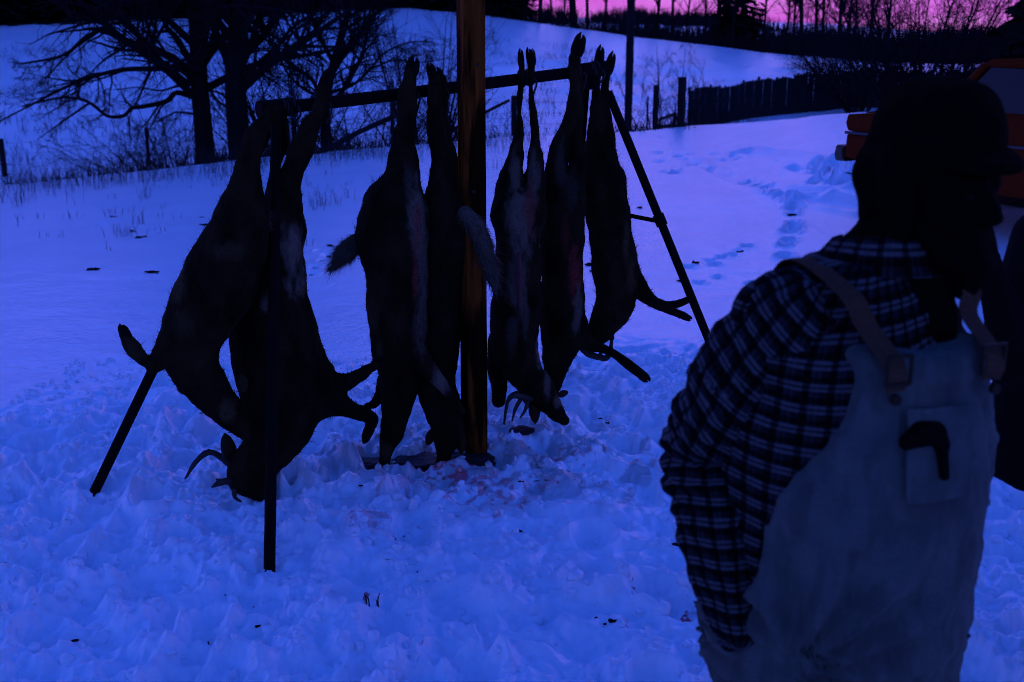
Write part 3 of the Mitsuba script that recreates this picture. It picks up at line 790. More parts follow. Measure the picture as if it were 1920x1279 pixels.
# joints (right, front, up)
SHR, ELR, WRR = (0.172, -0.005, 1.382), (0.234, -0.105, 1.095), (0.262, 0.045, 0.855)
SHL, ELL, WRL = (-0.125, -.05, 1.335), (-0.170, -0.13, 1.08), (-0.170, 0.05, 0.90)

# body: one continuous surface, mostly under the clothes
bs = SDF()
bs.chain(MC((0, -.01, .95, .125), (0, 0, 1.10, .125), (0, -.01, 1.28, .13), (0, -.03, 1.38, .10)), .05)
bs.chain(MC((.10, -.01, 1.34, .09), (*SHR, .06)), .04).chain(MC((-.10, -.01, 1.34, .09), (*SHL, .06)), .04)
bs.chain(MC((*SHR, .056), (*ELR, .042), (*WRR, .029)), .02).chain(MC((*SHL, .056), (*ELL, .042), (*WRL, .029)), .02)
bs.chain(MC((-.02, -.02, 1.38, .085), (-.10, .01, 1.50, .076)), .04)
# head, turned to his left
HA = YAW + math.radians(14)
HF, HR = np.array([math.sin(HA), -math.cos(HA), 0]), np.array([-math.cos(HA), -math.sin(HA), 0])
HC = M(-0.100, .03, 1.580)


def H(r, f, z):
    return HC + HR * r + HF * f + np.array([0, 0, z])


def HCH(*rows):
    return np.array([list(H(a, b, c)) + [d] for a, b, c, d in rows])


bs.chain(HCH((0, -.025, .045, .088), (0, .012, .040, .084)), .03)
bs.chain(HCH((0, .015, -.02, .070), (0, .050, -.07, .046), (0, .070, -.095, .030)), .03)
bs.chain(HCH((0, .088, .018, .013), (0, .112, -.022, .015)), .012)
for sg in (-1, 1):
    bs.chain(HCH((sg * .032, .078, -.018, .022), (sg * .045, .05, -.03, .03)), .02)
    bs.chain(HCH((sg * .012, .105, -.026, .010), (sg * .014, .100, -.026, .010)), .008)
    bs.chain(HCH((sg * .018, .092, .030, .012), (sg * .048, .074, .030, .012)), .012)
    bs.chain(HCH((sg * .086, -.008, .022, .016), (sg * .089, -.012, -.012, .011)), .006)
bs.chain(HCH((-.02, .088, -.054, .010), (.02, .088, -.054, .010)), .008)
bs.chain(HCH((-.017, .086, -.068, .010), (.017, .086, -.068, .010)), .008)
for side, wr, th in ((1, WRR, (0, 0)), (-1, WRL, (0, 0))):
    for lg in (.095 * side,):
        bs.chain(MC((lg, 0, .93, .10), (lg * 1.15, .015, .52, .066), (lg * 1.2, -.02, .10, .045)), .03)
        bs.chain(MC((lg * 1.2, -.03, .06, .045), (lg * 1.25, .14, .045, .036)), .02)
# hands: the right one pushed into the hip pocket, the left hanging a little curled
for side, wr, d in ((1, WRR, np.array([-0.05, 0.045, -0.085])), (-1, WRL, np.array([.015, .03, -.09]))):
    w = np.array(wr)
    d = d / np.linalg.norm(d)
    out = np.array([side * 1.0, 0.1, 0.2])
    ac = np.cross(d, out)
    ac /= np.linalg.norm(ac)
    pn = np.cross(ac, d)
    for o in (-.026, -.009, .009, .026):
        k0, k1 = w + d * .015 + ac * o * .6, w + d * .082 + ac * o
        bs.chain(MC((*k0, .016), (*k1, .0125)), .012)
        L = {-.026: .068, -.009: .082, .009: .076, .026: .058}[o]
        c1, c2, c3 = k1 + d * L * .42 - pn * .008 * side, k1 + d * L * .72 - pn * .024 * side, k1 + d * L * .92 - pn * .042 * side
        bs.chain(MC((*k1, .0105), (*c1, .0095), (*c2, .0088), (*c3, .0080)), .004)
    t0 = w + d * .025 + ac * .028
    bs.chain(MC((*t0, .014), (*(t0 + d * .035 + ac * .026), .011), (*(t0 + d * .065 + ac * .030 - pn * .012 * side), .0095)), .006)
bm = bs.mesh(0.0075, taubin=3)
put('person__body', bm, 'dark_skin', True)
for sg in (-1, 1):
    put(num('person__eye'), (lambda s_: (np.array(s_.vertices) * .0115 + H(sg * .032, .080, .012), np.array(s_.faces)))(trimesh.creation.icosphere(2)), 'hoof_horn', True)

# flannel shirt
sh = SDF()
sh.chain(MC((0, .005, .92, .170), (0, .018, 1.06, .180), (0, .015, 1.22, .180), (0, -.005, 1.33, .145)), .05)
sh.chain(MC((.100, .0, .90, .150), (.105, .010, 1.1, .158), (.10, .0, 1.27, .145), (.09, -.01, 1.36, .10)), .05)
sh.chain(MC((-.045, .01, .92, .14), (-.055, .015, 1.1, .145), (-.09, .0, 1.24, .140), (-.07, -.01, 1.33, .10)), .05)
sh.chain(MC((.06, -.02, 1.405, .075), (.13, -.012, 1.385, .072), (.172, -.012, 1.365, .085)), .04).chain(MC((-.06, -.02, 1.405, .075), (-.09, -.02, 1.365, .070), (-.115, -.03, 1.335, .080)), .04)
sh.chain(MC((0, -.03, 1.40, .105), (-.045, -.02, 1.46, .098)), .03)
shm = sh.mesh(0.010, lambda f, X, Y, Z: np.maximum(np.maximum(f, (Z - 1.475)), -(Z - 0.86)), taubin=3)
v = np.array(shm.vertices)
fc = np.array(shm.faces)
v = folds(v, vnormals(v, fc), 0.022, 0.10, 41, (1, 1, .6))
r_, f_, z_ = inv(v)
uvs = np.stack([np.arctan2(r_, f_ + 0.0) * 0.20, z_ + 0.02 * np.sin(r_ * 9)], 1)
put('person__shirt', (v, fc), 'plaid_flannel', True, uv=uvs, label='dark checked flannel shirt')
# sleeves, with their own weave running along the arm
for side, S_, E_, W_ in ((1, SHR, ELR, WRR), (-1, SHL, ELL, WRL)):
    S0 = np.array(S_) + np.array([-.015 * side, 0, -.02])
    E0, W0 = np.array(E_), np.array(W_)
    W1 = W0 + (W0 - E0) / np.linalg.norm(W0 - E0) * .012
    mid1, mid2 = S0 * .55 + E0 * .45 + np.array([.02 * side, -.005, 0]), E0 * .5 + W0 * .5
    rows = MC((*S0, .098), (*mid1, .096), (*(E0 + [0, 0, .02]), .088), (*(E0 * .85 + W0 * .15), .086), (*mid2, .076), (*(E0 * .2 + W0 * .8), .058), (*W1, .043))
    rows = resample(rows, 0.03)
    sm = SDF().chain(rows, .02).mesh(0.0085, taubin=2)
    v, fc = np.array(sm.vertices), np.array(sm.faces)
    n = vnormals(v, fc)
    v = folds(v, n, 0.030, 0.075, 51 + side, (1, 1, .5))
    el = M(*E0)
    crease = np.exp(-(np.linalg.norm(v - el, axis=1) / .13) ** 2)
    v = v + n * (crease * 0.010 * np.sin((v[:, 2] - el[2]) * 150 + 5 * meshkit.noise(v / .06, 3)))[:, None]
    # cut the cuff open at the wrist
    seg = np.diff(rows[:, :3], axis=0)
    s = np.concatenate([[0], np.cumsum(np.linalg.norm(seg, axis=1))])
    dd = ((v[:, None, :] - rows[None, :, :3]) ** 2).sum(-1)
    k = np.argmin(dd, 1)
    kk = np.clip(k, 0, len(seg) - 1)
    tv = seg[kk] / np.linalg.norm(seg[kk], axis=1, keepdims=True)
    al = s[kk] + ((v - rows[kk, :3]) * tv).sum(1)
    outw = RT * side * 1.0
    ref = outw - tv * (tv @ outw)[:, None]
    ref /= np.linalg.norm(ref, axis=1, keepdims=True)
    bi = np.cross(tv, ref)
    q = v - rows[kk, :3]
    phi = np.arctan2((q * bi).sum(1), (q * ref).sum(1))
    uvs = np.stack([phi * 0.082 + .5, al + 0.012 * np.sin(phi * 2 + 1)], 1)
    put(num('person__sleeve'), (v, fc), 'plaid_flannel', True, uv=uvs)
# dark scarf wound round the neck under the collar
sc = SDF().chain(MC((-.035, -.03, 1.415, .092), (-.085, -.015, 1.480, .100)), .02).chain(MC((-.05, .03, 1.41, .085), (-.06, .075, 1.36, .060), (-.055, .10, 1.315, .035)), .04).chain(MC((.02, -.05, 1.415, .06), (-.13, -.05, 1.42, .06)), .03)
sc = sc.mesh(.009)
v, fc = np.array(sc.vertices), np.array(sc.faces)
put('person__scarf', (folds(v, vnormals(v, fc), .022, .05, 77, (1, 1, .5)), fc), 'cap_wool', True)
# collar
cl = []
for t in np.linspace(-2.6, 2.6, 27):
    h0 = 0.055 + 0.01 * math.cos(t)
    cl.append([M(math.sin(t) * .088, -.025 + math.cos(t) * .084, 1.435), M(math.sin(t) * .080, -.022 + math.cos(t) * .078, 1.435 + h0), M(math.sin(t) * .092, -.022 + math.cos(t) * .092, 1.43 + h0), M(math.sin(t) * .125, -.022 + math.cos(t) * .125, 1.437)])
cl = np.array(cl) + RT * -.045 + np.array([0, 0, .02])
ni, nj = cl.shape[:2]
gi, gj = np.meshgrid(np.arange(ni - 1), np.arange(nj - 1), indexing='ij')
qd = np.stack([gi * nj + gj, gi * nj + gj + 1, (gi + 1) * nj + gj + 1, (gi + 1) * nj + gj], -1).reshape(-1, 4)
put('person__collar', (cl.reshape(-1, 3), np.vstack([qd[:, [0, 1, 2]], qd[:, [0, 2, 3]]])), 'plaid_flannel', True, uv=np.stack([np.repeat(np.linspace(-2.6, 2.6, ni) * .09, nj), np.tile([0, .06, .08, .12], ni)], 1))

# bib overalls: seat, legs, and the bib that rises up the chest
ov = SDF()
ov.chain(MC((.01, .012, .80, .185), (.015, .03, .95, .205), (.015, .035, 1.07, .202), (0, .032, 1.20, .195), (0, .012, 1.36, .165)), .05)
ov.chain(MC((.095, .0, .78, .165), (.095, .02, .92, .180), (.095, .03, 1.08, .172), (.10, .018, 1.22, .158), (.10, .008, 1.35, .135)), .05)
ov.chain(MC((-.055, .0, .80, .15), (-.050, .02, .93, .162), (-.055, .03, 1.08, .158), (-.070, .018, 1.22, .150), (-.075, .008, 1.35, .130)), .05)
for sg in (1, -1):
    ov.chain(MC((.095 * sg, .0, .86, .150), (.100 * sg, .015, .70, .132), (.105 * sg, .02, .50, .115), (.118 * sg, -.01, .28, .105), (.12 * sg, -.015, .085, .102)), .03)


def cut(f, X, Y, Z):
    r = (X - MX) * RT[0] + (Y - MY) * RT[1]
    q = (X - MX) * FW[0] + (Y - MY) * FW[1]
    # side line: from the bib's top corner down to the hip; the back stays high only to the waist
    half = 0.118 + 0.34 * np.clip((1.31 - Z) / 0.50, 0, 1) ** 1.35
    top = np.maximum(Z - (1.335 + 0.25 * np.abs(r) ** 1.3), np.abs(r) - half)
    bib = np.maximum(top, 0.105 - 0.26 * np.clip((0.93 - Z) / 0.13, 0, 1) - q)
    low = Z - 0.80
    keep = np.minimum(bib, low)
    return np.maximum(np.maximum(f, keep), 0.075 - Z)


ovm = ov.mesh(0.0095, cut, taubin=4)
v, fc = np.array(ovm.vertices), np.array(ovm.faces)
n = vnormals(v, fc)
v = folds(v, n, 0.024, 0.15, 61, (1, 1, .9))
qq = v @ np.array([[1, 0, .45], [0, 1, .2], [-.3, .1, 1]])                     # slanting creases
v = v + n * (np.clip(0.10 - np.abs(meshkit.fbm(qq / np.array([.16, .16, .07]), 2, 66) - .5), 0, .1) * 0.045)[:, None]
r_, f_, z_ = inv(v)
hip = np.array([0.20, 0.08, 0.80])
dd = np.sqrt((r_ - hip[0]) ** 2 + (f_ - hip[1]) ** 2 + (z_ - hip[2]) ** 2)
an_ = np.arctan2(z_ - hip[2], -(r_ - hip[0]))
pull = np.exp(-((dd - .17) / .16) ** 2) * np.sin(an_ * 13 + 3 * meshkit.noise(v / .12, 8)) * sstep(.04, .1, dd)      # drag lines fanning out from the pocketed hand
knee = np.exp(-((z_ - .48) / .12) ** 2) * np.sin(z_ * 70 + r_ * 25 + 4 * meshkit.noise(v / .1, 4))
edge_d = 0.118 + .34 * np.clip((1.31 - z_) / .50, 0, 1) ** 1.35 - np.abs(r_)
hem = np.where((z_ > .86) & (f_ > .0), sstep(.040, .034, edge_d), 0) + np.where((z_ > .81) & (z_ < 1.04) & (r_ > 0), 1 - sstep(.032, .038, f_ - .105 + .26 * np.clip((.93 - z_) / .13, 0, 1)), 0) + np.where(f_ > .05, sstep(1.296, 1.302, z_), 0)
v = v + n * (pull * 0.019 + knee * 0.006 + np.clip(hem, 0, 1) * 0.007)[:, None]
put('person__overalls', (v, fc), 'canvas_cloth', True, label='pale faded canvas bib overalls')
OV = np.array(v)
oi = np.stack(inv(OV), 1)


def on_bib(r, z, out=0.004):
    """Point on the front of the overalls."""
    k = np.argmin((oi[:, 0] - r) ** 2 + (oi[:, 2] - z) ** 2 - 0.15 * oi[:, 1])
    return M(r, oi[k, 1] + out, z)


def shirt_front(r, z, out=.006):
    d = np.stack(inv(np.array(shm.vertices)), 1)
    k = np.argmin((d[:, 0] - r) ** 2 + (d[:, 2] - z) ** 2 - 0.12 * d[:, 1])
    return M(r, d[k, 1] + out, z)


def ribbon(pts, nrm, w, th):
    p = resample(pts, 0.012)
    nn = resample(np.asarray(nrm, float), 0.012) if len(nrm) == len(pts) else None
    t = np.gradient(p, axis=0)
    nn = np.array([np.interp(np.linspace(0, 1, len(p)), np.linspace(0, 1, len(nrm)), np.asarray(nrm)[:, i]) for i in range(3)]).T
    sd = np.cross(t, nn)
    sd /= np.linalg.norm(sd, axis=1, keepdims=True)
    nn = np.cross(sd, t)
    nn /= np.linalg.norm(nn, axis=1, keepdims=True)
    ring = np.stack([p - sd * w / 2, p + sd * w / 2, p + sd * w / 2 + nn * th, p - sd * w / 2 + nn * th], 1)
    n_ = len(p)
    f = []
    for a in range(4):
        b = (a + 1) % 4
        i0 = np.arange(n_ - 1)
        qd = np.stack([i0 * 4 + a, i0 * 4 + b, (i0 + 1) * 4 + b, (i0 + 1) * 4 + a], 1)
        f += [qd[:, [0, 1, 2]], qd[:, [0, 2, 3]]]
    f += [np.array([[0, 2, 1], [0, 3, 2]]), np.array([[0, 1, 2], [0, 2, 3]]) + (n_ - 1) * 4]
    return ring.reshape(-1, 3), np.vstack(f)


for sg in (1, -1):
    pts = [M(.115 * sg, -.125, 1.33), M(.122 * sg, -.085, 1.440), M(.122 * sg, -.02, 1.474), shirt_front(.118 * sg, 1.44, .010), shirt_front(.106 * sg, 1.395, .010), on_bib(.098 * sg, 1.345, .010), on_bib(.094 * sg, 1.305, .008)]
    nr = [-FW + [0, 0, .2], -FW * .6 + [0, 0, 1], np.array([0, 0, 1.0]), FW + [0, 0, .7], FW + [0, 0, .2], FW, FW]
    st = num('person__strap')
    put(st, ribbon(pts, nr, 0.038, 0.003), 'strap_cloth', 30)
    c = on_bib(.094 * sg, 1.335, .012)
    put(st + '__buckle', join([ribbon([c + RT * -.022 + [0, 0, .028], c + RT * .022 + [0, 0, .028]], [FW, FW], .006, .004), ribbon([c + RT * -.022 + [0, 0, -.018], c + RT * .022 + [0, 0, -.018]], [FW, FW], .006, .004),
                                ribbon([c + RT * -.022 + [0, 0, -.02], c + RT * -.022 + [0, 0, .03]], [FW, FW], .005, .004), ribbon([c + RT * .022 + [0, 0, -.02], c + RT * .022 + [0, 0, .03]], [FW, FW], .005, .004)]), 'brass_metal')
    b = on_bib(.094 * sg, 1.292, .010)
    put(st + '__button', tube([b - FW * .004, b + FW * .005], .009, 12), 'brass_metal', 40)
# bib pocket: a sewn-on panel with a dark flap and a tool hanging out of it
prows = np.linspace(1.285, 1.12, 10)
pc = np.linspace(-.045, .085, 9)
pk = np.array([[on_bib(c, z, .0075) for c in pc] for z in prows])
from scipy.ndimage import gaussian_filter
pk = np.stack([gaussian_filter(pk[..., i], 1.0, mode='nearest') for i in range(3)], -1) + FW * .004
gi, gj = np.meshgrid(np.arange(9), np.arange(8), indexing='ij')
qd = np.stack([gi * 9 + gj, gi * 9 + gj + 1, (gi + 1) * 9 + gj + 1, (gi + 1) * 9 + gj], -1).reshape(-1, 4)
pf_ = np.vstack([qd[:, [0, 1, 2]], qd[:, [0, 2, 3]]])
put('person__bib_pocket', join([(pk.reshape(-1, 3), pf_), (pk.reshape(-1, 3) - FW * .004, pf_[:, ::-1])]), 'canvas_cloth', True)
TC = P(1712, 800, 1.0) - [0, 0, EYE]                         # aim of the tool in the pocket
kz = [on_bib(r, z, .016) for r, z in ((.085, 1.228), (.038, 1.240), (.026, 1.222), (.018, 1.168))]
ts = SDF()
ts.chain(np.array([list(kz[0] + [0, 0, .0]) + [.013], list((kz[0] + kz[1]) / 2 + [0, 0, .006]) + [.021], list(kz[1]) + [.019], list(kz[2]) + [.013]]), .01)
ts.chain(np.array([list(kz[2]) + [.010], list(kz[3]) + [.008]]), .008)
put('person__holster_tool', ts.mesh(0.004, taubin=2), 'dark_leather', True, label='dark hooked tool hanging at the bib pocket')
# hip pocket edge where the hand goes in
hp = [M(.215, .02, .865), M(.235, .07, .835), M(.205, .14, .815)]
# cap with ear flaps
cp_ = SDF()
cp_.chain(HCH((0, -.030, .085, .098), (0, .005, .088, .096)), .03)
cp_.chain(HCH((0, -.030, .125, .072), (0, .015, .122, .070)), .04)
for sg in (-1, 1):
    cp_.chain(HCH((sg * .086, -.018, .060, .030), (sg * .090, -.010, -.005, .032), (sg * .082, .0, -.055, .022)), .03)
cp_.chain(HCH((-.05, -.090, .03, .042), (0, -.104, .02, .044), (.05, -.090, .03, .042)), .03)
cp_.chain(HCH((-.045, -.075, -.03, .040), (0, -.082, -.035, .042), (.045, -.075, -.03, .040)), .03)
cm = cp_.mesh(.0075, lambda f, X, Y, Z: np.maximum(f, -(np.maximum(np.abs((X - HC[0]) * HR[0] + (Y - HC[1]) * HR[1]) - .075, np.maximum(Z - HC[2] - .055, .02 - ((X - HC[0]) * HF[0] + (Y - HC[1]) * HF[1]))))), taubin=3)
v, fc = np.array(cm.vertices), np.array(cm.faces)
v = folds(v, vnormals(v, fc), .012, .05, 71)
put('person__cap', (v, fc), 'cap_wool', True, label='dark cap with ear flaps pulled low')
bp = SDF()
br_ = [H(math.sin(t) * .082, .045 + .085 * math.cos(t), .070 - .012 * math.cos(t)) for t in np.linspace(-1.15, 1.15, 9)]
bp.chain(np.array([list(q) + [.010] for q in br_]), .006)
bp.chain(np.array([list(H(math.sin(t) * .07, .045 + .055 * math.cos(t), .074)) + [.010] for t in np.linspace(-1.15, 1.15, 9)]), .03)
bp.chain(np.array([list(H(math.sin(t) * .05, .045 + .03 * math.cos(t), .078)) + [.010] for t in np.linspace(-1.15, 1.15, 9)]), .03)
put('person__cap__visor', bp.mesh(.005, taubin=2), 'cap_wool', True)
# beard
be = SDF().chain(HCH((-.062, .03, -.05, .022), (-.045, .065, -.088, .026), (0, .085, -.105, .028), (.045, .065, -.088, .026), (.062, .03, -.05, .022)), .02)
be.chain(HCH((0, .078, -.11, .030), (0, .072, -.145, .022)), .02)
bm2 = be.mesh(.006, taubin=2)
v, fc = np.array(bm2.vertices), np.array(bm2.faces)
put('person__beard', (folds(v, vnormals(v, fc), .014, .018, 81), fc), 'beard_hair', True)
for sg in (-1, 1):
    bt = SDF().chain(MC((.12 * sg, -.045, .055, .055), (.125 * sg, .05, .052, .05), (.135 * sg, .165, .045, .042)), .02).chain(MC((.12 * sg, -.02, .06, .056), (.12 * sg, -.015, .20, .058)), .02)
    put(num('person__boot'), bt.mesh(.009, lambda f, X, Y, Z: np.maximum(f, .003 - Z)), 'dark_leather', True)
say('person', 'man in a checked shirt and pale bib overalls standing with one hand in his pocket', 'person')

# ------------------------------------------------------------------ second person, at the right edge of the picture
NX, NY, NYAW = 1.59, 2.80, math.radians(-70)               # faces left, towards the man
F2, R2_ = np.array([math.sin(NYAW), -math.cos(NYAW), 0]), np.array([-math.cos(NYAW), -math.sin(NYAW), 0])


def N(r, f, z):
    return np.array([NX, NY, 0]) + R2_ * r + F2 * f + np.array([0, 0, z])


def NC(*rows):
    return np.array([list(N(a, b, c)) + [d] for a, b, c, d in rows])


def px2(u, v, y, r):
    """Own axes of the second person for a pixel's ray at depth y."""
    return list(P(u, v, y)) + [r]


cw = SDF()
cw.chain(NC((0, .20, .82, .19), (0, .19, .95, .19), (0, .10, 1.12, .185), (0, .02, 1.34, .14)), .05)
cw.chain(NC((.10, 0, .80, .15), (.10, 0, 1.1, .14), (.12, -.01, 1.3, .12), (.15, -.01, 1.40, .085)), .05)
cw.chain(NC((-.10, 0, .80, .15), (-.10, 0, 1.1, .14), (-.12, -.01, 1.3, .12), (-.15, -.01, 1.40, .085)), .05)
cw.chain(NC((0, -.03, 1.40, .09), (0, -.02, 1.47, .085)), .03)
put('person_001__coat', (lambda m_: (folds(np.array(m_.vertices), vnormals(np.array(m_.vertices), np.array(m_.faces)), .03, .11, 91), np.array(m_.faces)))(cw.mesh(.011, lambda f, X, Y, Z: np.maximum(f, .76 - Z))), 'dark_coat', True)
ARM = [px2(2010, 430, 2.72, .085), px2(1960, 450, 2.68, .078), px2(1930, 540, 2.60, .072), px2(1905, 625, 2.54, .068), px2(1893, 665, 2.50, .068)]
FORE = [px2(1893, 665, 2.50, .062), px2(1884, 600, 2.46, .043), px2(1866, 540, 2.42, .033), px2(1846, 478, 2.40, .029)]
s1_ = SDF().chain(np.array(ARM), .02).chain(np.array(FORE), .02)
put('person_001__sleeve', s1_.mesh(.009), 'dark_coat', True)
s2_ = SDF().chain(NC((-.18, 0, 1.38, .085), (-.26, .0, 1.12, .075), (-.24, .14, .98, .06), (-.16, .22, 0.98, .045)), .02)
put('person_001__sleeve_001', s2_.mesh(.009), 'dark_coat', True)
bs2 = SDF()
bs2.chain(NC((0, 0, .85, .13), (0, 0, 1.3, .12), (0, -.02, 1.42, .065), (0, .02, 1.50, .06)), .03)
bs2.chain(NC((0, .0, 1.63, .092), (0, .03, 1.62, .086)), .02).chain(NC((0, .04, 1.57, .07), (0, .08, 1.52, .04)), .03).chain(NC((0, .115, 1.62, .012), (0, .135, 1.58, .015)), .01)
for sg in (-1, 1):
    bs2.chain(NC((.095 * sg, 0, .85, .10), (.11 * sg, -.12, .5, .07), (.115 * sg, -.22, .1, .05)), .03).chain(NC((.115 * sg, -.23, .06, .045), (.12 * sg, -.07, .05, .038)), .02)
    bs2.chain(NC((sg * .088, -.0, 1.62, .016), (sg * .09, -.004, 1.59, .012)), .006)
    bs2.chain(NC((sg * .015, .118, 1.645, .011), (sg * .05, .098, 1.645, .011)), .012)
bs2.chain(NC((-.02, .112, 1.545, .010), (.02, .112, 1.545, .010)), .008)
# raised hand holding a cup near the other man's chin: palm, four bent fingers, thumb
wv = np.array(FORE[-1][:3])
tip = np.array(px2(1826, 425, 2.38, 1)[:3])
d_ = (tip - wv) / np.linalg.norm(tip - wv)
s_ = np.cross(d_, [0, 1, 0])
s_ /= np.linalg.norm(s_)
n_3 = np.cross(s_, d_)
bs2.chain(np.array([FORE[2], FORE[3]]) * [1, 1, 1, .8], .02)
for o, L in ((-.027, .060), (-.009, .075), (.009, .072), (.027, .055)):
    a, b = wv + d_ * .012 + s_ * o * .6, wv + d_ * .078 + s_ * o
    bs2.chain(np.array([[*a, .016], [*b, .0125]]), .012)
    c1, c2, c3 = b + d_ * L * .4 - n_3 * .012, b + d_ * L * .55 - n_3 * .036, b + d_ * L * .42 - n_3 * .056
    bs2.chain(np.array([[*b, .0105], [*c1, .0097], [*c2, .009], [*c3, .0082]]), .004)
t0 = wv + d_ * .03 + s_ * .03
bs2.chain(np.array([[*t0, .014], [*(t0 + d_ * .03 + s_ * .016 - n_3 * .02), .0115], [*(t0 + d_ * .055 + s_ * .004 - n_3 * .045), .0095]]), .006)
w2 = N(-.16, .22, .98)
for o, L in ((-.027, .055), (-.009, .07), (.009, .068), (.027, .05)):
    d3 = F2 * .9 + np.array([0, 0, -.3]) + R2_ * .3
    d3 /= np.linalg.norm(d3)
    a, b = w2 + np.array([0, 0, o * .6]), w2 + d3 * .085 + np.array([0, 0, o])
    bs2.chain(np.array([[*a, .018], [*b, .0125]]), .012)
    bs2.chain(np.array([[*b, .0105], [*(b + d3 * L * .5), .0095], [*(b + d3 * L * .8 + R2_ * .02), .0085], [*(b + d3 * L * .9 + R2_ * .04), .008]]), .004)
bs2.chain(np.array([[*(w2 + F2 * .03 + [0, 0, .03]), .014], [*(w2 + F2 * .06 + [0, 0, .055]), .011], [*(w2 + F2 * .09 + [0, 0, .06]), .0095]]), .006)
put('person_001__body', bs2.mesh(.008), 'dark_skin', True)
ht = SDF().chain(NC((0, -.005, 1.685, .098), (0, .025, 1.685, .095)), .03).chain(NC((0, 0, 1.73, .075), (0, .02, 1.73, .07)), .03)
put('person_001__cap', ht.mesh(.008, lambda f, X, Y, Z: np.maximum(f, 1.645 - Z)), 'cap_wool', True)
tr = SDF()
tr.chain(NC((0, 0, .82, .16), (0, 0, .90, .16)), .03)
for sg in (-1, 1):
    tr.chain(NC((.09 * sg, 0, .84, .13), (.11 * sg, -.12, .5, .095), (.12 * sg, -.225, .09, .085)), .03)
put('person_001__trousers', tr.mesh(.010, lambda f, X, Y, Z: np.maximum(np.maximum(f, .07 - Z), Z - .9)), 'dark_coat', True)
for sg in (-1, 1):
    put(num('person_001__boot'), SDF().chain(NC((.12 * sg, -.255, .055, .055), (.125 * sg, -.16, .052, .05), (.135 * sg, -.045, .045, .042)), .02).chain(NC((.12 * sg, -.23, .06, .056), (.12 * sg, -.20, .2, .058)), .02).mesh(.01, lambda f, X, Y, Z: np.maximum(f, .003 - Z)), 'dark_leather', True)
say('person_001', 'person in a dark coat at the right edge with one forearm raised', 'person')

# ------------------------------------------------------------------ trees
mat('bark', proc(lambda p, n, uv: tmix((0.005, 0.0045, 0.005), (0.016, 0.014, 0.014), tfbm(p.x * 9, p.y * 9, p.z * 2.5, 3))), 0.95, spec=0.05)
mat('twig', (0.012, 0.010, 0.012), 0.95, spec=0.05)
mat('needles', proc(lambda p, n, uv: tmix((0.0035, 0.0048, 0.0035), (0.010, 0.013, 0.009), tnoise(p.x * 3, p.y * 3, p.z * 3))), 0.95, spec=0.05)


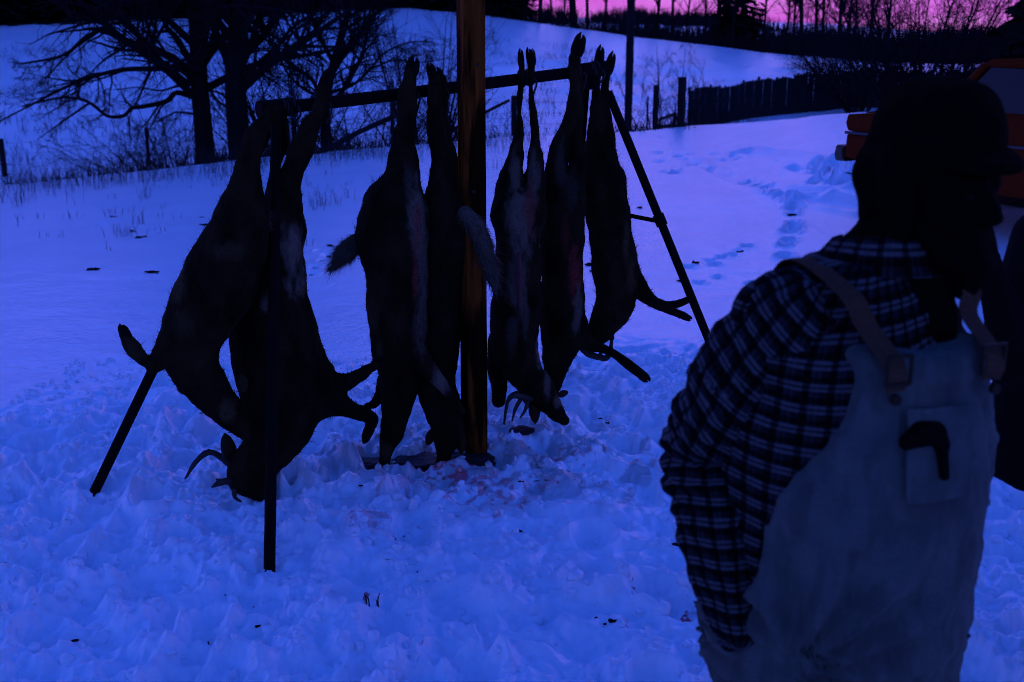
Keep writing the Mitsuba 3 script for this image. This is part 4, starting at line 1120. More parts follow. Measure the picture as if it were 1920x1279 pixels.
class Tree:
    """Main limbs are drawn one by one; the branches and twigs that sprout from them are grown level by level, all of a level at once."""

    def __init__(self, seed):
        self.rng = np.random.default_rng(seed)
        self.wood, self.twigs = [], []

    def grow(self, p, r0, r1, n, depth, spread, up, length, bend):
        """p (N, m, 3): N parent limbs of m points each, from radius r0 to r1 (N,)."""
        g = self.rng
        N, m = p.shape[:2]
        if depth <= 0 or n < 1:
            return
        L = np.linalg.norm(np.diff(p, axis=1), axis=2).sum(1)
        t = g.uniform(.22, 1, (N, n))
        i = np.minimum((t * (m - 1)).astype(int), m - 2)
        fr = t * (m - 1) - i
        k = np.arange(N)[:, None]
        a, b = p[k, i], p[k, i + 1]
        d = b - a
        st = a + d * fr[..., None]
        nrm = lambda x: x / (np.linalg.norm(x, axis=-1, keepdims=True) + 1e-9)
        d = nrm(d)
        s = g.normal(0, 1, d.shape)
        s = nrm(s - d * (s * d).sum(-1, keepdims=True))
        d2 = nrm(d * (1 - spread * .6) + s * spread + np.array([0, 0, up]))
        l2 = L[:, None] * length * g.uniform(.45, 1.15, t.shape) * (1.15 - .6 * t)
        M_ = 5 if depth > 1 else 3
        q = [st]
        for _ in range(M_ - 1):
            d2 = nrm(d2 + g.normal(0, bend * .65, d2.shape) + np.array([0, 0, up * .12]))
            q.append(q[-1] + d2 * (l2 / (M_ - 1))[..., None])
        q = np.stack(q, 2).reshape(N * n, M_, 3)
        ra = np.maximum(np.minimum((r0[:, None] + (r1 - r0)[:, None] * t) * .55, .05 * l2), .0058).ravel()
        rb = np.maximum(ra * .3, .0035)
        self.twigs.append(self.tubes(q, ra, rb))
        self.grow(q, ra, rb, max(2, int(n * .62)), depth - 1, spread, up, .55, bend)

    @staticmethod
    def tubes(q, ra, rb):
        N, m = q.shape[:2]
        d = q[:, -1] - q[:, 0]
        d /= np.linalg.norm(d, axis=1, keepdims=True) + 1e-9
        a = np.cross(d, np.where(np.abs(d[:, 2:]) < .8, [0, 0, 1.0], [1.0, 0, 0]))
        a /= np.linalg.norm(a, axis=1, keepdims=True) + 1e-9
        b = np.cross(d, a)
        w = np.arange(3) * 2 * np.pi / 3
        o = np.cos(w)[:, None] * a[:, None] + np.sin(w)[:, None] * b[:, None]
        r = ra[:, None] + (rb - ra)[:, None] * np.linspace(0, 1, m)
        v = (q[:, :, None] + r[:, :, None, None] * o[:, None]).reshape(-1, 3)
        i, j = np.meshgrid(np.arange(m - 1), np.arange(3), indexing='ij')
        f = np.stack([i * 3 + j, i * 3 + (j + 1) % 3, (i + 1) * 3 + (j + 1) % 3, (i + 1) * 3 + j], -1).reshape(-1, 4)
        f = np.vstack([f[:, [0, 1, 2]], f[:, [0, 2, 3]]])
        return v, (f[None] + (np.arange(N) * m * 3)[:, None, None]).reshape(-1, 3)

    def limb(self, pts, r0, r1, sides=7, sprout=0, depth=2, spread=0.8, up=0.25, length=0.5, bend=0.25):
        p = np.asarray(pts, float)
        if r0 > .03:
            p = resample(p, max(.12, r0 * 1.5))
            self.wood.append(tube_arrays(p, r0 + (r1 - r0) * np.linspace(0, 1, len(p)) ** .8, sides, cap=False))
        else:
            self.twigs.append(self.tubes(p[None], np.array([r0]), np.array([r1])))
        self.grow(p[None], np.array([r0]), np.array([r1]), sprout, depth, spread, up, length, bend)

    def build(self, key, crown='crown'):
        put(key + '__trunk', join(self.wood), 'bark', 60)
        if self.twigs:
            put(key + '__' + crown, join(self.twigs), 'twig')
            labels[key + '__' + crown] = {'kind': 'stuff'}


def px3(rows):
    """Rows (u, v, y)."""
    a = np.asarray(rows, float)
    return P(a[:, 0], a[:, 1], a[:, 2])


def base_at(u, y):
    x = P(u, 200, y)[0]
    return np.array([x, y, float(terrain(np.array([x]), np.array([y]), False)[0]) - 0.15])


# the big spreading oak left of the rack
Y = 25.0
t = Tree(11)
b = base_at(382, Y)
t.limb(np.vstack([b, px3([(380, 230, Y), (374, 150, Y), (369, 60, Y), (366, -20, Y)]), P(366, -20, Y) + [[0.1, 0, 2.5], [0.0, .2, 5.0]]]), 0.24, 0.08, 12, 22, 3, .9, .3, .5)
t.limb(px3([(372, 165, Y), (330, 112, Y - .6), (280, 92, Y - 1.2), (235, 74, Y - 1.6), (195, 56, Y - 2), (158, 72, Y - 2.2), (118, 104, Y - 2.4), (40, 120, Y - 2.6)]), .095, .018, 8, 15, 3, .75, -.05, .32)
t.limb(px3([(186, 58, Y - 2), (140, 90, Y - 2.3), (105, 125, Y - 2.5), (78, 158, Y - 2.7)]), .03, .012, 6, 5, 2, .7, -.15, .4)
t.limb(px3([(368, 150, Y), (330, 127, Y + .5), (290, 129, Y + 1), (230, 131, Y + 1.5), (170, 145, Y + 2), (118, 166, Y + 2.2), (60, 196, Y + 2.4), (-5, 230, Y + 2.6)]), .085, .016, 8, 16, 3, .7, -.1, .32)
t.limb(px3([(374, 186, Y), (332, 174, Y - .4), (312, 190, Y - .7), (268, 200, Y - 1), (246, 203, Y - 1.2), (233, 217, Y - 1.3), (202, 218, Y - 1.5), (172, 195, Y - 1.7), (145, 185, Y - 1.9), (108, 184, Y - 2.1), (40, 200, Y - 2.3)]), .07, .016, 8, 11, 3, .7, -.12, .3)
t.limb(px3([(168, 193, Y - 1.7), (120, 226, Y - 1.9), (70, 262, Y - 2.1)]), .03, .01, 6, 6, 2, .6, -.15, .5)
t.limb(px3([(352, 160, Y), (292, 106, Y + .5), (256, 60, Y + 1), (232, 30, Y + 1.4), (205, -10, Y + 1.8)]), .10, .03, 8, 12, 3, .7, .15, .35)
t.limb(px3([(365, 130, Y), (330, 70, Y + .2), (312, 50, Y + .3), (290, -10, Y + .5)]), .09, .035, 8, 12, 3, .7, .2, .35)
t.limb(px3([(374, 160, Y), (340, 160, Y + .4), (300, 170, Y + .8), (262, 164, Y + 1.1), (215, 168, Y + 1.5)]), .035, .01, 6, 8, 2, .7, -.1, .4)
t.limb(px3([(378, 215, Y), (330, 210, Y), (300, 225, Y), (270, 236, Y)]), .03, .01, 6, 6, 2, .7, -.15, .45)
t.limb(px3([(385, 150, Y), (405, 185, Y + .4), (430, 205, Y + .6)]), .04, .012, 6, 5, 2, .7, 0, .4)
for k in range(5):
    a = P(368, -10 - 18 * k, Y)
    dv = np.array([(-1) ** k * (1.6 + .4 * k), .6 * (k - 2), 1.8 + .5 * k])
    t.limb([a, a + dv * .5, a + dv + [0, 0, .3]], .09, .02, 7, 11, 3, .8, .2, .45)
t.build('bare_tree')
say('bare_tree', 'bare oak with long drooping limbs spreading left, left of the rack', 'tree')
# second big tree behind the left end of the rack
Y = 24.0
t = Tree(12)
b = base_at(447, Y)
t.limb(np.vstack([b, px3([(445, 220, Y), (441, 140, Y), (449, 60, Y), (452, -20, Y)]), P(452, -20, Y) + [[.1, 0, 2.2], [-.1, 0, 4.6]]]), 0.27, 0.08, 12, 22, 3, .9, .3, .5)
t.limb(px3([(438, 150, Y), (418, 92, Y), (402, 50, Y - .5), (386, -5, Y - 1)]), .10, .05, 8, 12, 3, .7, .2, .4)
t.limb(px3([(452, 120, Y), (472, 80, Y + .4), (483, 40, Y + .6), (497, -10, Y + .8)]), .10, .05, 8, 12, 3, .7, .2, .4)
t.limb(px3([(448, 165, Y), (470, 130, Y + .5), (500, 106, Y + .8), (535, 100, Y + 1), (568, 112, Y + 1.2)]), .05, .014, 7, 12, 3, .8, 0, .4)
t.limb(px3([(438, 205, Y), (418, 178, Y - .3), (396, 170, Y - .5)]), .04, .02, 6, 4, 2, .7, .1, .4)
t.limb(px3([(452, 170, Y), (474, 130, Y - .5), (478, 100, Y - .8)]), .045, .02, 6, 6, 2, .7, .1, .4)
for k in range(4):
    a = P(451, -10 - 18 * k, Y)
    dv = np.array([(-1) ** k * (1.4 + .4 * k), .5 * (k - 2), 1.8 + .4 * k])
    t.limb([a, a + dv * .5, a + dv + [0, 0, .3]], .09, .02, 7, 11, 3, .8, .2, .45)
t.build('bare_tree_001')
say('bare_tree_001', 'thick forked bare tree rising behind the left end of the rack', 'tree')
# third, slender, between rack bar and the post
Y = 26.0
t = Tree(13)
b = base_at(612, Y)
t.limb(np.vstack([b, px3([(610, 230, Y), (616, 160, Y), (634, 90, Y), (648, 40, Y), (660, -20, Y)]), P(660, -20, Y) + [[.3, 0, 2.0]]]), 0.15, 0.04, 10, 20, 3, .8, .25, .45)
t.limb(px3([(613, 175, Y), (660, 160, Y + .4), (694, 130, Y + .7), (720, 100, Y + 1), (765, 80, Y + 1.3), (810, 78, Y + 1.6)]), .045, .012, 7, 16, 3, .8, .05, .4)
t.limb(px3([(690, 132, Y + .7), (735, 112, Y + .9), (790, 118, Y + 1.1), (850, 108, Y + 1.3)]), .03, .01, 6, 9, 2, .8, .1, .4)
t.limb(px3([(626, 120, Y), (600, 70, Y - .4), (580, 20, Y - .7), (570, -30, Y - 1)]), .06, .03, 7, 16, 3, .7, .2, .4)
t.limb(px3([(622, 140, Y), (660, 80, Y - .5), (690, 30, Y - .9), (705, -20, Y - 1)]), .06, .02, 7, 16, 3, .7, .2, .4)
t.limb(px3([(616, 190, Y), (560, 160, Y - .3), (530, 120, Y - .5), (520, 60, Y - .6)]), .05, .015, 7, 15, 3, .8, .2, .4)
t.build('bare_tree_002')
say('bare_tree_002', 'slender bare tree between the left end of the rack and the post', 'tree')


def bush(key, u, y, h, w, stems, seed, label, cat='bush', lean=0.0, sprout=6, depth=2, group=None):
    t = Tree(seed)
    b = base_at(u, y)
    for k in range(stems):
        a = t.rng.uniform(0, 2 * np.pi)
        rr = t.rng.uniform(0.1, 1) ** .6 * w / 2
        hh = h * t.rng.uniform(0.55, 1.05)
        s = b + [math.cos(a) * .25, math.sin(a) * .2, 0]
        e = b + [math.cos(a) * rr + lean * hh, math.sin(a) * rr, hh]
        m = (s + e) / 2 + [math.cos(a) * .1 * rr, 0, hh * .08]
        t.limb([s, m, e], 0.032 * h / 2.5 if k % 3 == 0 else .02 * h / 2.5, .006, 5, sprout, depth, .7, .2, .42)
    if not t.wood:
        t.wood.append(t.twigs.pop(0))
    put(key + '__stem', join(t.wood), 'bark', 60)
    put(key + '__twig', join(t.twigs), 'twig')
    labels[key + '__twig'] = {'kind': 'stuff'}
    say(key, label, cat, group)


bush('bush', 545, 25, 3.4, 4.6, 26, 21, 'thicket of thin bare stems behind the left rack leg', sprout=9)
bush('bush_001', 345, 24.2, 1.9, 6.5, 34, 22, 'low bare bush at the foot of the spreading oak', sprout=9)
bush('bush_002', 690, 25.5, 2.4, 4.4, 22, 23, 'bare bush below the bar between tree and post', sprout=9)
bush('bush_003', 800, 28, 4.4, 4.0, 22, 24, 'tall feathery bare bush just left of the orange post', sprout=9)
bush('crooked_tree', 1255, 32, 3.4, 3.4, 9, 25, 'small crooked bare tree by the gate, right of the dark pole', 'tree', sprout=7, depth=3)
bush('sapling', 1330, 34, 2.9, 1.6, 4, 26, 'thin bare sapling behind the fence corner', 'tree', sprout=5)
bush('bush_004', 1372, 30.5, 1.9, 1.2, 9, 27, 'small dark bush poking above the fence', sprout=7)
bush('bush_005', 1735, 34, 5.4, 9.0, 52, 28, 'large dense bare thicket behind the orange truck', lean=.12, sprout=9, depth=3)
bush('bush_006', 1610, 44, 4.6, 7.0, 34, 29, 'bare thicket where fence and truck meet', sprout=9, depth=3)
bush('bush_007', 1850, 33, 2.6, 5.0, 20, 30, 'low dark hedge above the truck roof', sprout=9)

# ridge: bare trees with the sky between them, along the top of the snowy hill
rng = np.random.default_rng(44)
ridge = [(1008, .36), (1068, .62), (1092, .26), (1030, .2), (1120, .24), (1212, .34), (1240, .26), (1262, .2), (1322, .26), (1345, .2), (1452, .22), (1470, .36), (1490, .3), (1505, .24), (1535, .34), (1548, .26), (1585, .3), (1615, .28), (1400, .2), (1300, .18), (955, .3), (975, .2), (1050, .18), (1560, .2), (1436, .18)]
order = sorted(q[0] for q in ridge)
ORD = 'first second third fourth fifth sixth seventh eighth ninth tenth eleventh twelfth'.split()


def RIDGE_LABEL(u, rad_):
    look = 'thick' if rad_ > .33 else 'middling' if rad_ > .25 else 'thin'
    k, n = order.index(u), len(order)
    if k < 12:
        return f'{look} bare tree, {ORD[k]} from the left in the row on the hill crest'
    return f'{look} bare tree, {ORD[n - 1 - k]} from the right in the row on the hill crest' if n - 1 - k < 12 else f'{look} bare tree in the middle of the row on the hill crest'



for k, (u, rad_) in enumerate(ridge):
    th = math.atan((u - 960) / FOC / CP)
    rr = float(np.interp(th, THH, R2)) + rng.uniform(1, 9)
    x, y = rr * math.sin(th), rr * math.cos(th)
    z = float(terrain(np.array([x]), np.array([y]), False)[0]) - .3
    h = rng.uniform(9, 13)
    t = Tree(200 + k)
    ln = rng.normal(0, .35, 2)
    top = np.array([x + ln[0], y + ln[1], z + h])
    b = np.array([x, y, z])
    t.limb([b, b + (top - b) * .35 + [rng.normal(0, .1), 0, 0], b + (top - b) * .7 + [rng.normal(0, .2), 0, 0], top], rad_ / 2 * 1.15, .05, 7, 24, 2, .75, .35, .36)
    for j in range(3):                                                                  # low dead limbs
        a = b + (top - b) * rng.uniform(.12, .35)
        dv = np.array([rng.choice([-1, 1]) * rng.uniform(.6, 1.6), rng.normal(0, .5), rng.uniform(.1, .9)])
        t.limb([a, a + dv * .5, a + dv], .035, .012, 4, 6, 2, .8, .1, .4)
    key = num('ridge_tree')
    t.build(key)
    say(key, RIDGE_LABEL(u, rad_), 'tree', 'bare trees along the hill crest')
# brush under them
bv, bf, at = [], [], 0
t = Tree(77)
for k in range(240):
    u = rng.uniform(930, 1640)
    th = math.atan((u - 960) / FOC / CP)
    rr = float(np.interp(th, THH, R2)) + rng.uniform(-.2, 7)
    x, y = rr * math.sin(th), rr * math.cos(th)
    z = float(terrain(np.array([x]), np.array([y]), False)[0]) - .1
    h = rng.uniform(.5, 1.5) * (1.5 if rng.random() < .2 else 1)
    for s in range(6):
        e = np.array([x + rng.normal(0, .45), y + rng.normal(0, .4), z + h * rng.uniform(.4, 1.2)])
        t.limb([[x + rng.normal(0, .3), y, z], e], .022, .010, 3, 7, 1, .8, .2, .55)
put('brush', join(t.wood + t.twigs), 'twig')
say('brush', 'dark line of brush along the top edge of the snowy hill', 'brush', kind='stuff')


# conifers: shapegroup prototypes
def conifer(seed, h, w):
    r = np.random.default_rng(seed)
    tiers = int(h / .42)
    q = []
    for i in range(tiers):
        f = i / (tiers - 1)
        z = h * (.06 + .93 * f)
        rad_ = w / 2 * (1 - f) ** .85 * r.uniform(.8, 1.15) + .12
        nb = 11 if f < .7 else 7
        for a in np.linspace(0, 2 * np.pi, nb, endpoint=False) + r.uniform(0, 6):
            d = np.array([math.cos(a), math.sin(a), 0])
            L = rad_ * r.uniform(.75, 1.2)
            for s in range(4):
                f0 = r.uniform(.05, .9)
                c = d * L * f0 + [0, 0, z - .32 * L * f0 + r.normal(0, .05)]
                sd = np.cross(d, [0, 0, 1]) + r.normal(0, .3, 3)
                e1, e2 = c + d * L * .34 + sd * .28 + [0, 0, -.16 - .1 * r.random()], c + d * L * .34 - sd * .28 + [0, 0, -.16 - .1 * r.random()]
                q.append([c - d * .1 + [0, 0, .12], e1, e2])
    return np.array(q).reshape(-1, 3)


for k, (h, w) in enumerate(((11, 5.4), (13, 6.0), (9.5, 5.0))):
    cv = conifer(300 + k, h, w)
    tv, tf = tube_arrays([[0, 0, 0], [0, 0, h * .5], [0, 0, h * .97]], [.2, .12, .02], 6)
    scene[f'conifer_kind_{k}'] = {'type': 'shapegroup', 'crown': mikit.ply(join([(cv, np.arange(len(cv)).reshape(-1, 3)), (tv, tf)]), 'needles')}
rng = np.random.default_rng(9)
c = 0
for row, gap in enumerate((0.5, 3.2, 6.5)):
    for u in np.arange(-240, 960, 21.0):
        u = u + rng.uniform(-9, 9)
        th = math.atan((u - 960) / FOC / CP)
        rr = float(np.interp(th, THH, R2)) + gap + 1.4 + rng.uniform(-.7, .7)
        x, y = rr * math.sin(th), rr * math.cos(th)
        z = float(terrain(np.array([x]), np.array([y]), False)[0]) - .2
        s = rng.uniform(.8, 1.25) * (1.0 if u < 760 else .8)
        c += 1
        scene[f'forest__{c:03d}'] = {'type': 'instance', 'to_world': T4().translate([x, y, z]).rotate([0, 0, 1], rng.uniform(0, 360)).scale(s), 'shape': {'type': 'ref', 'id': f'conifer_kind_{int(rng.integers(3))}'}}
say('forest', 'dark evergreen wood along the top of the hill at the upper left', 'forest', kind='stuff')
for k, (u, y, h, lab) in enumerate(((1383, 97, 9.5, 'broad dark evergreen standing in the tree row on the hill crest'), (1905, 30, 4.6, 'dark evergreen at the right edge above the truck'), (1355, 99, 6.5, 'smaller evergreen left of the broad evergreen on the crest'))):
    key = num('evergreen_tree')
    b = base_at(u, y)
    cv = conifer(330 + k, h, h * .5) + b
    put(key + '__crown', (cv, np.arange(len(cv)).reshape(-1, 3)), 'needles')
    put(key + '__trunk', tube_arrays([b, b + [0, 0, h * .5], b + [0, 0, h * .97]], [.2, .12, .02], 7), 'bark', 60)
    say(key, lab, 'tree')
# far-off woods on the hills beyond
rng = np.random.default_rng(19)
fv = []
for k in range(1500):
    th = rng.uniform(math.radians(-4), math.radians(30))
    rr = rng.uniform(220, 690)
    x, y = rr * math.sin(th), rr * math.cos(th)
    if meshkit.noise(np.array([x / 70, y / 70, 1.0]), 6) < .53:
        continue
    z = float(terrain(np.array([x]), np.array([y]), False)[0])
    for s in range(26):
        c = np.array([x, y, z]) + rng.normal(0, 1, 3) * [1.8, 1.8, .5]
        hh, ww = rng.uniform(3, 7), rng.uniform(.12, .4)
        lx = rng.normal(0, .8)
        fv.append(np.array([c - [ww, 0, .5], c + [ww, 0, -.5], c + [lx, 0, hh]]))
put('far_wood', (np.array(fv).reshape(-1, 3), np.arange(3 * len(fv)).reshape(-1, 3)), 'twig')
say('far_wood', 'patches of distant dark woodland on the far snowy hills', 'forest', kind='stuff')

# ------------------------------------------------------------------ poles, fences, gate
mat('weathered_wood', proc(lambda p, n, uv: tmix((0.005, 0.005, 0.006), (0.018, 0.016, 0.017), tfbm(p.x * 30, p.y * 30, p.z * 2, 3))), 0.9, spec=0.1)
mat('fence_wood', proc(lambda p, n, uv: tmix((0.006, 0.006, 0.008), (0.022, 0.020, 0.024), tfbm(p.x * 25, p.y * 25, p.z * 1.5, 3))), 0.9, spec=0.1)


def post(u, v, r, h, label, y=None, lean=0.0, cat='fence post', group=None, name='fence_post', sides=9):
    b = hit(u, v)
    key = num(name)
    rng_ = np.random.default_rng(int(u))
    pts = np.array([b - [0, 0, .3], b + [lean * h * .5, 0, h * .5], b + [lean * h, 0, h]])
    put(key, tube(resample(pts, .15), r, sides, wob=.12, rng=rng_), 'weathered_wood', 40)
    say(key, label, cat, group)
    return b, h


p1 = post(10, 331, .075, 1.05, 'dark wooden fence post at the far left edge of the picture', lean=-.01)
p2 = post(280, 311, .052, 1.08, 'single thin fence post in front of the spreading oak')
p3 = post(737, 276, .04, .98, 'thin fence post left of the third carcass, below the bar')
p4 = post(964, 254, .105, 1.25, 'thick square-looking fence post right of the orange post')
p5 = post(541, 289, .07, 1.05, 'short fence post beside the left end of the rack')
p6 = post(1228, 243, .11, 1.60, 'stout gate post next to the dark pole', cat='gate post', name='gate_post')
p7 = post(1213, 244, .035, 1.2, 'thin stake between the dark pole and the stout gate post', name='stake', cat='stake')
p8 = post(1276, 238, .10, 1.15, 'gate post at the left end of the board fence', cat='gate post', name='gate_post')
pole, ph = post(1177, 246, .14, 7.5, 'tall dark utility pole standing right of the rack', name='utility_pole', cat='utility pole', sides=14)
# slanting braces of the wire fence
for (u0, v0, u1, v1, lab) in ((598, 288, 740, 218, 'long slanting brace pole left of the third carcass'), (800, 270, 955, 188, 'slanting brace pole passing behind the orange post')):
    a = hit(u0, v0)
    y1 = a[1] + 1.1
    e = P(u1, v1, y1)
    key = num('brace_pole')
    put(key, tube(resample([a - (e - a) * .06, (a + e) / 2 + [0, 0, .03], e], .2), .05, 8, wob=.1, rng=np.random.default_rng(u0)), 'weathered_wood', 40)
    say(key, lab, 'fence brace')
# wires
mat('wire', (0.02, 0.02, 0.022), 0.6, spec=0.3)
chain = [hit(-120, 338), p1[0], p2[0], p5[0], p3[0], p4[0], pole]
hs = [1.0, 1.0, 1.03, 1.0, .95, 1.15, 1.15]
for k, f in enumerate((.32, .62, .93)):
    pts = []
    for a, b, ha, hb in zip(chain[:-1], chain[1:], hs[:-1], hs[1:]):
        for s in np.linspace(0, 1, 7, endpoint=False):
            pts.append(a + (b - a) * s + [0, -.06, (ha + (hb - ha) * s) * f - .12 * s * (1 - s)])
    put(num('wire_fence__wire'), tube(np.array(pts), .0045, 4), 'wire', 60)
say('wire_fence', 'thin fence wires strung between the posts along the field edge', 'wire fence')
# gate between the two gate posts
g0, g1 = p6[0] + [.16, 0, 0], p8[0] + [-.14, 0, 0]
dn = (g1 - g0) / np.linalg.norm(g1 - g0)
for h0, h1, w in ((.36, .30, .045), (.09, .04, .05)):
    put(num('gate__rail'), tube([g0 + [0, 0, h0], g1 + [0, 0, h1]], w, 6), 'weathered_wood', 40)
put('gate__brace', tube([g1 - dn * .20 + [0, 0, .03], g1 - dn * .06 + [0, 0, .33]], .035, 6), 'weathered_wood', 40)
put('gate__stile', tube([g0 + dn * .03 + [0, 0, .0], g0 + dn * .03 + [0, 0, .42]], .03, 6), 'weathered_wood', 40)
say('gate', 'low bar gate between two dark gate posts left of the board fence', 'gate')
# board fence
A0, A1, A2 = hit(1288, 235), hit(1480, 214), hit(1572, 205)
A3 = A2 + (A2 - A1) / np.linalg.norm(A2 - A1) * 7.0
A3[2] = ground(A3[0], A3[1])
line = resample([A0, A1, A2, A3], .1)
s = np.concatenate([[0], np.cumsum(np.linalg.norm(np.diff(line, axis=0), axis=1))])
frng = np.random.default_rng(23)
W_ = 0.115
nP = int(s[-1] / (W_ + .002))
at = lambda d: np.array([np.interp(d, s, line[:, i]) for i in range(3)])
for k in range(nP):
    d = k * (W_ + .002) + W_ / 2
    c, e = at(d), at(min(d + .1, s[-1]))
    a = math.atan2(e[1] - c[1], e[0] - c[0])
    h = 1.46 + .04 * frng.normal() + .03 * math.sin(k * .35)
    z0 = ground(c[0], c[1])
    cap_ = .04 * frng.random()
    v = np.array([[-W_ / 2, -.009, -.25], [W_ / 2, -.009, -.25], [W_ / 2, -.009, h - cap_], [0, -.009, h + .03], [-W_ / 2, -.009, h - .04 + cap_], [-W_ / 2, .009, -.25], [W_ / 2, .009, -.25], [W_ / 2, .009, h - cap_], [0, .009, h + .03], [-W_ / 2, .009, h - .04 + cap_]])
    f = [[0, 1, 2], [0, 2, 3], [0, 3, 4], [5, 7, 6], [5, 8, 7], [5, 9, 8]] + [q for i in range(5) for q in ([i, 5 + i, 5 + (i + 1) % 5], [i, 5 + (i + 1) % 5, (i + 1) % 5])]
    R_ = rotz(a) @ np.array([[1, 0, 0], [0, 1, frng.normal(0, .012)], [frng.normal(0, .015), 0, 1]])
    put(num('board_fence__board'), (v @ R_.T + [c[0], c[1], z0] + rotz(a) @ np.array([0, frng.normal(0, .006), 0]), np.array(f)[:, ::-1]), 'fence_wood')
for h in (.3, .82):
    put(num('board_fence__rail'), tube([at(d) + [0, .05, h] for d in np.arange(0, s[-1], .8)], .035, 4), 'fence_wood')
for d in np.arange(.05, s[-1], 2.3):
    c = at(d)
    put(num('board_fence__post'), box(c + [0.02, .11, .42], (.09, .09, 1.35)), 'fence_wood')
say('board_fence', 'dark close-boarded fence running from the gate to behind the truck', 'fence')

# ------------------------------------------------------------------ orange pickup
mat('orange_paint', (0.12, 0.014, 0.0018), 0.6, spec=0.05)
mat('truck_glass', (0.006, 0.007, 0.008), 0.1, spec=0.35)
mat('black_rubber', (0.006, 0.006, 0.006), 0.8)
mat('chrome', (0.07, 0.07, 0.07), 0.4, metallic=1.0)
mat('lamp_lens', (0.25, 0.25, 0.25), 0.12, spec=0.5)
mat('amber_lens', (0.30, 0.08, 0.01), 0.2)
mat('rust', (0.03, 0.012, 0.008), 0.9)
TY = math.radians(14)
NOSE = P(1584, 230, 11.0)
TZ = ground(NOSE[0] + .6, NOSE[1] + .6) + .03
ax_, ay_ = np.array([0.55, -0.83, 0]), None
ax_ = ax_ / np.linalg.norm(ax_)                               # truck's length, nose at 0
ay_ = np.array([-ax_[1], ax_[0], 0])                           # across, away from the camera


def K(x, y, z):
    x = x * .66 if x < 1.55 else x - .527                     # short bonnet
    return np.array([NOSE[0], NOSE[1], TZ]) + ax_ * x + ay_ * y + np.array([0, 0, z])


def prism(prof, y0, y1, bev=0.03):
    """Side profile (x, z) extruded across the truck with rounded long edges."""
    from shapely.geometry import Polygon
    big_ = lambda g: max(getattr(g, 'geoms', [g]), key=lambda q: q.area)
    pg = Polygon(prof).buffer(0)
    bev = min(bev, .028)
    secs = [(y0, big_(pg.buffer(-bev))), (y0 + bev * .35, big_(pg.buffer(-bev * .35))), (y0 + bev, big_(pg)), (y1 - bev, big_(pg)), (y1 - bev * .35, big_(pg.buffer(-bev * .35))), (y1, big_(pg.buffer(-bev)))]
    ms = []
    for (ya, a), (yb, b) in zip(secs[:-1], secs[1:]):
        big = a if a.area < b.area else b
        m = trimesh.creation.extrude_polygon(big, yb - ya, engine='earcut')
        v = np.array(m.vertices)
        ms.append((np.array([K(q[0], ya + q[2], q[1]) for q in v]), np.array(m.faces)))
    return join(ms)


def kbox(c, s, bev=0.01):
    v, f = box((0, 0, 0), s, None, bev)
    return np.array([K(*(np.array(c) + q)) for q in v]), f


TR = 'pickup_truck'
WID = 1.86
put(TR + '__body', join([prism([(0.02, .58), (.04, .80), (1.55, .80), (1.60, .46), (1.57, .44), (1.53, .62), (1.42, .77), (1.12, .79), (.82, .77), (.68, .60), (.64, .54)], 0, WID, .05),
                         prism([(0.05, .83), (0.0, .90), (0.03, .985), (1.35, 1.05), (1.60, 1.07), (1.60, .83)], 0, WID, .06)]), 'orange_paint', 35)
put(TR + '__hood', prism([(.05, .99), (.5, 1.05), (1.45, 1.09), (1.5, 1.04), (.1, .96)], .22, WID - .22, .03), 'orange_paint', 35)
put(TR + '__cab', join([prism([(1.55, .40), (1.52, 1.08), (2.75, 1.08), (2.75, .40)], .01, WID - .01, .05), prism([(1.82, 1.455), (1.94, 1.52), (2.55, 1.54), (2.72, 1.48), (2.73, 1.435)], .11, WID - .11, .05)] +
                       [tube([K(x0, y0, 1.06), K(x1, y1, 1.47)], .035, 8) for x0, x1, ys in ((1.52, 1.86, (.09, .16)), (2.68, 2.66, (.09, .16))) for y0, y1 in (ys, (WID - ys[0], WID - ys[1]))]), 'orange_paint', 35)
glz = []
put(TR + '__windscreen', join([(np.array([K(1.55, .14, 1.08), K(1.55, WID - .14, 1.08), K(1.87, WID - .2, 1.46), K(1.87, .2, 1.46), K(1.56, .14, 1.08), K(1.56, WID - .14, 1.08), K(1.88, WID - .2, 1.46), K(1.88, .2, 1.46)]), np.array([[0, 2, 1], [0, 3, 2], [4, 5, 6], [4, 6, 7]]))]), 'truck_glass')
for y in (.10, WID - .10):
    put(num(TR + '__side_window'), (np.array([K(1.60, y, 1.08), K(2.64, y, 1.08), K(2.63, y + (.06 if y < 1 else -.06), 1.45), K(1.92, y + (.06 if y < 1 else -.06), 1.45), K(1.60, y + .008, 1.08), K(2.64, y + .008, 1.08), K(2.63, y + .008 + (.06 if y < 1 else -.06), 1.45), K(1.92, y + .008 + (.06 if y < 1 else -.06), 1.45)]), np.array([[0, 1, 2], [0, 2, 3], [4, 6, 5], [4, 7, 6]])), 'truck_glass')
put(TR + '__bed', join([prism([(2.80, .46), (2.80, 1.06), (4.75, 1.06), (4.75, .46), (4.15, .46), (4.05, .74), (3.85, .86), (3.55, .86), (3.35, .74), (3.25, .46)], .02, .12, .03), prism([(2.80, .46), (2.80, 1.06), (4.75, 1.06), (4.75, .46), (4.15, .46), (4.05, .74), (3.85, .86), (3.55, .86), (3.35, .74), (3.25, .46)], WID - .12, WID - .02, .03),
                        kbox((2.84, WID / 2, .78), (.06, WID - .24, .5)), kbox((4.72, WID / 2, .78), (.06, WID - .24, .5)), kbox((3.78, WID / 2, .60), (1.9, WID - .24, .05))]), 'orange_paint', 35)
put(TR + '__trim_strip', join([kbox((.80, -.004, .815), (1.55, .02, .028), .004), kbox((2.15, .004, .815), (1.15, .02, .028), .004)]), 'chrome')
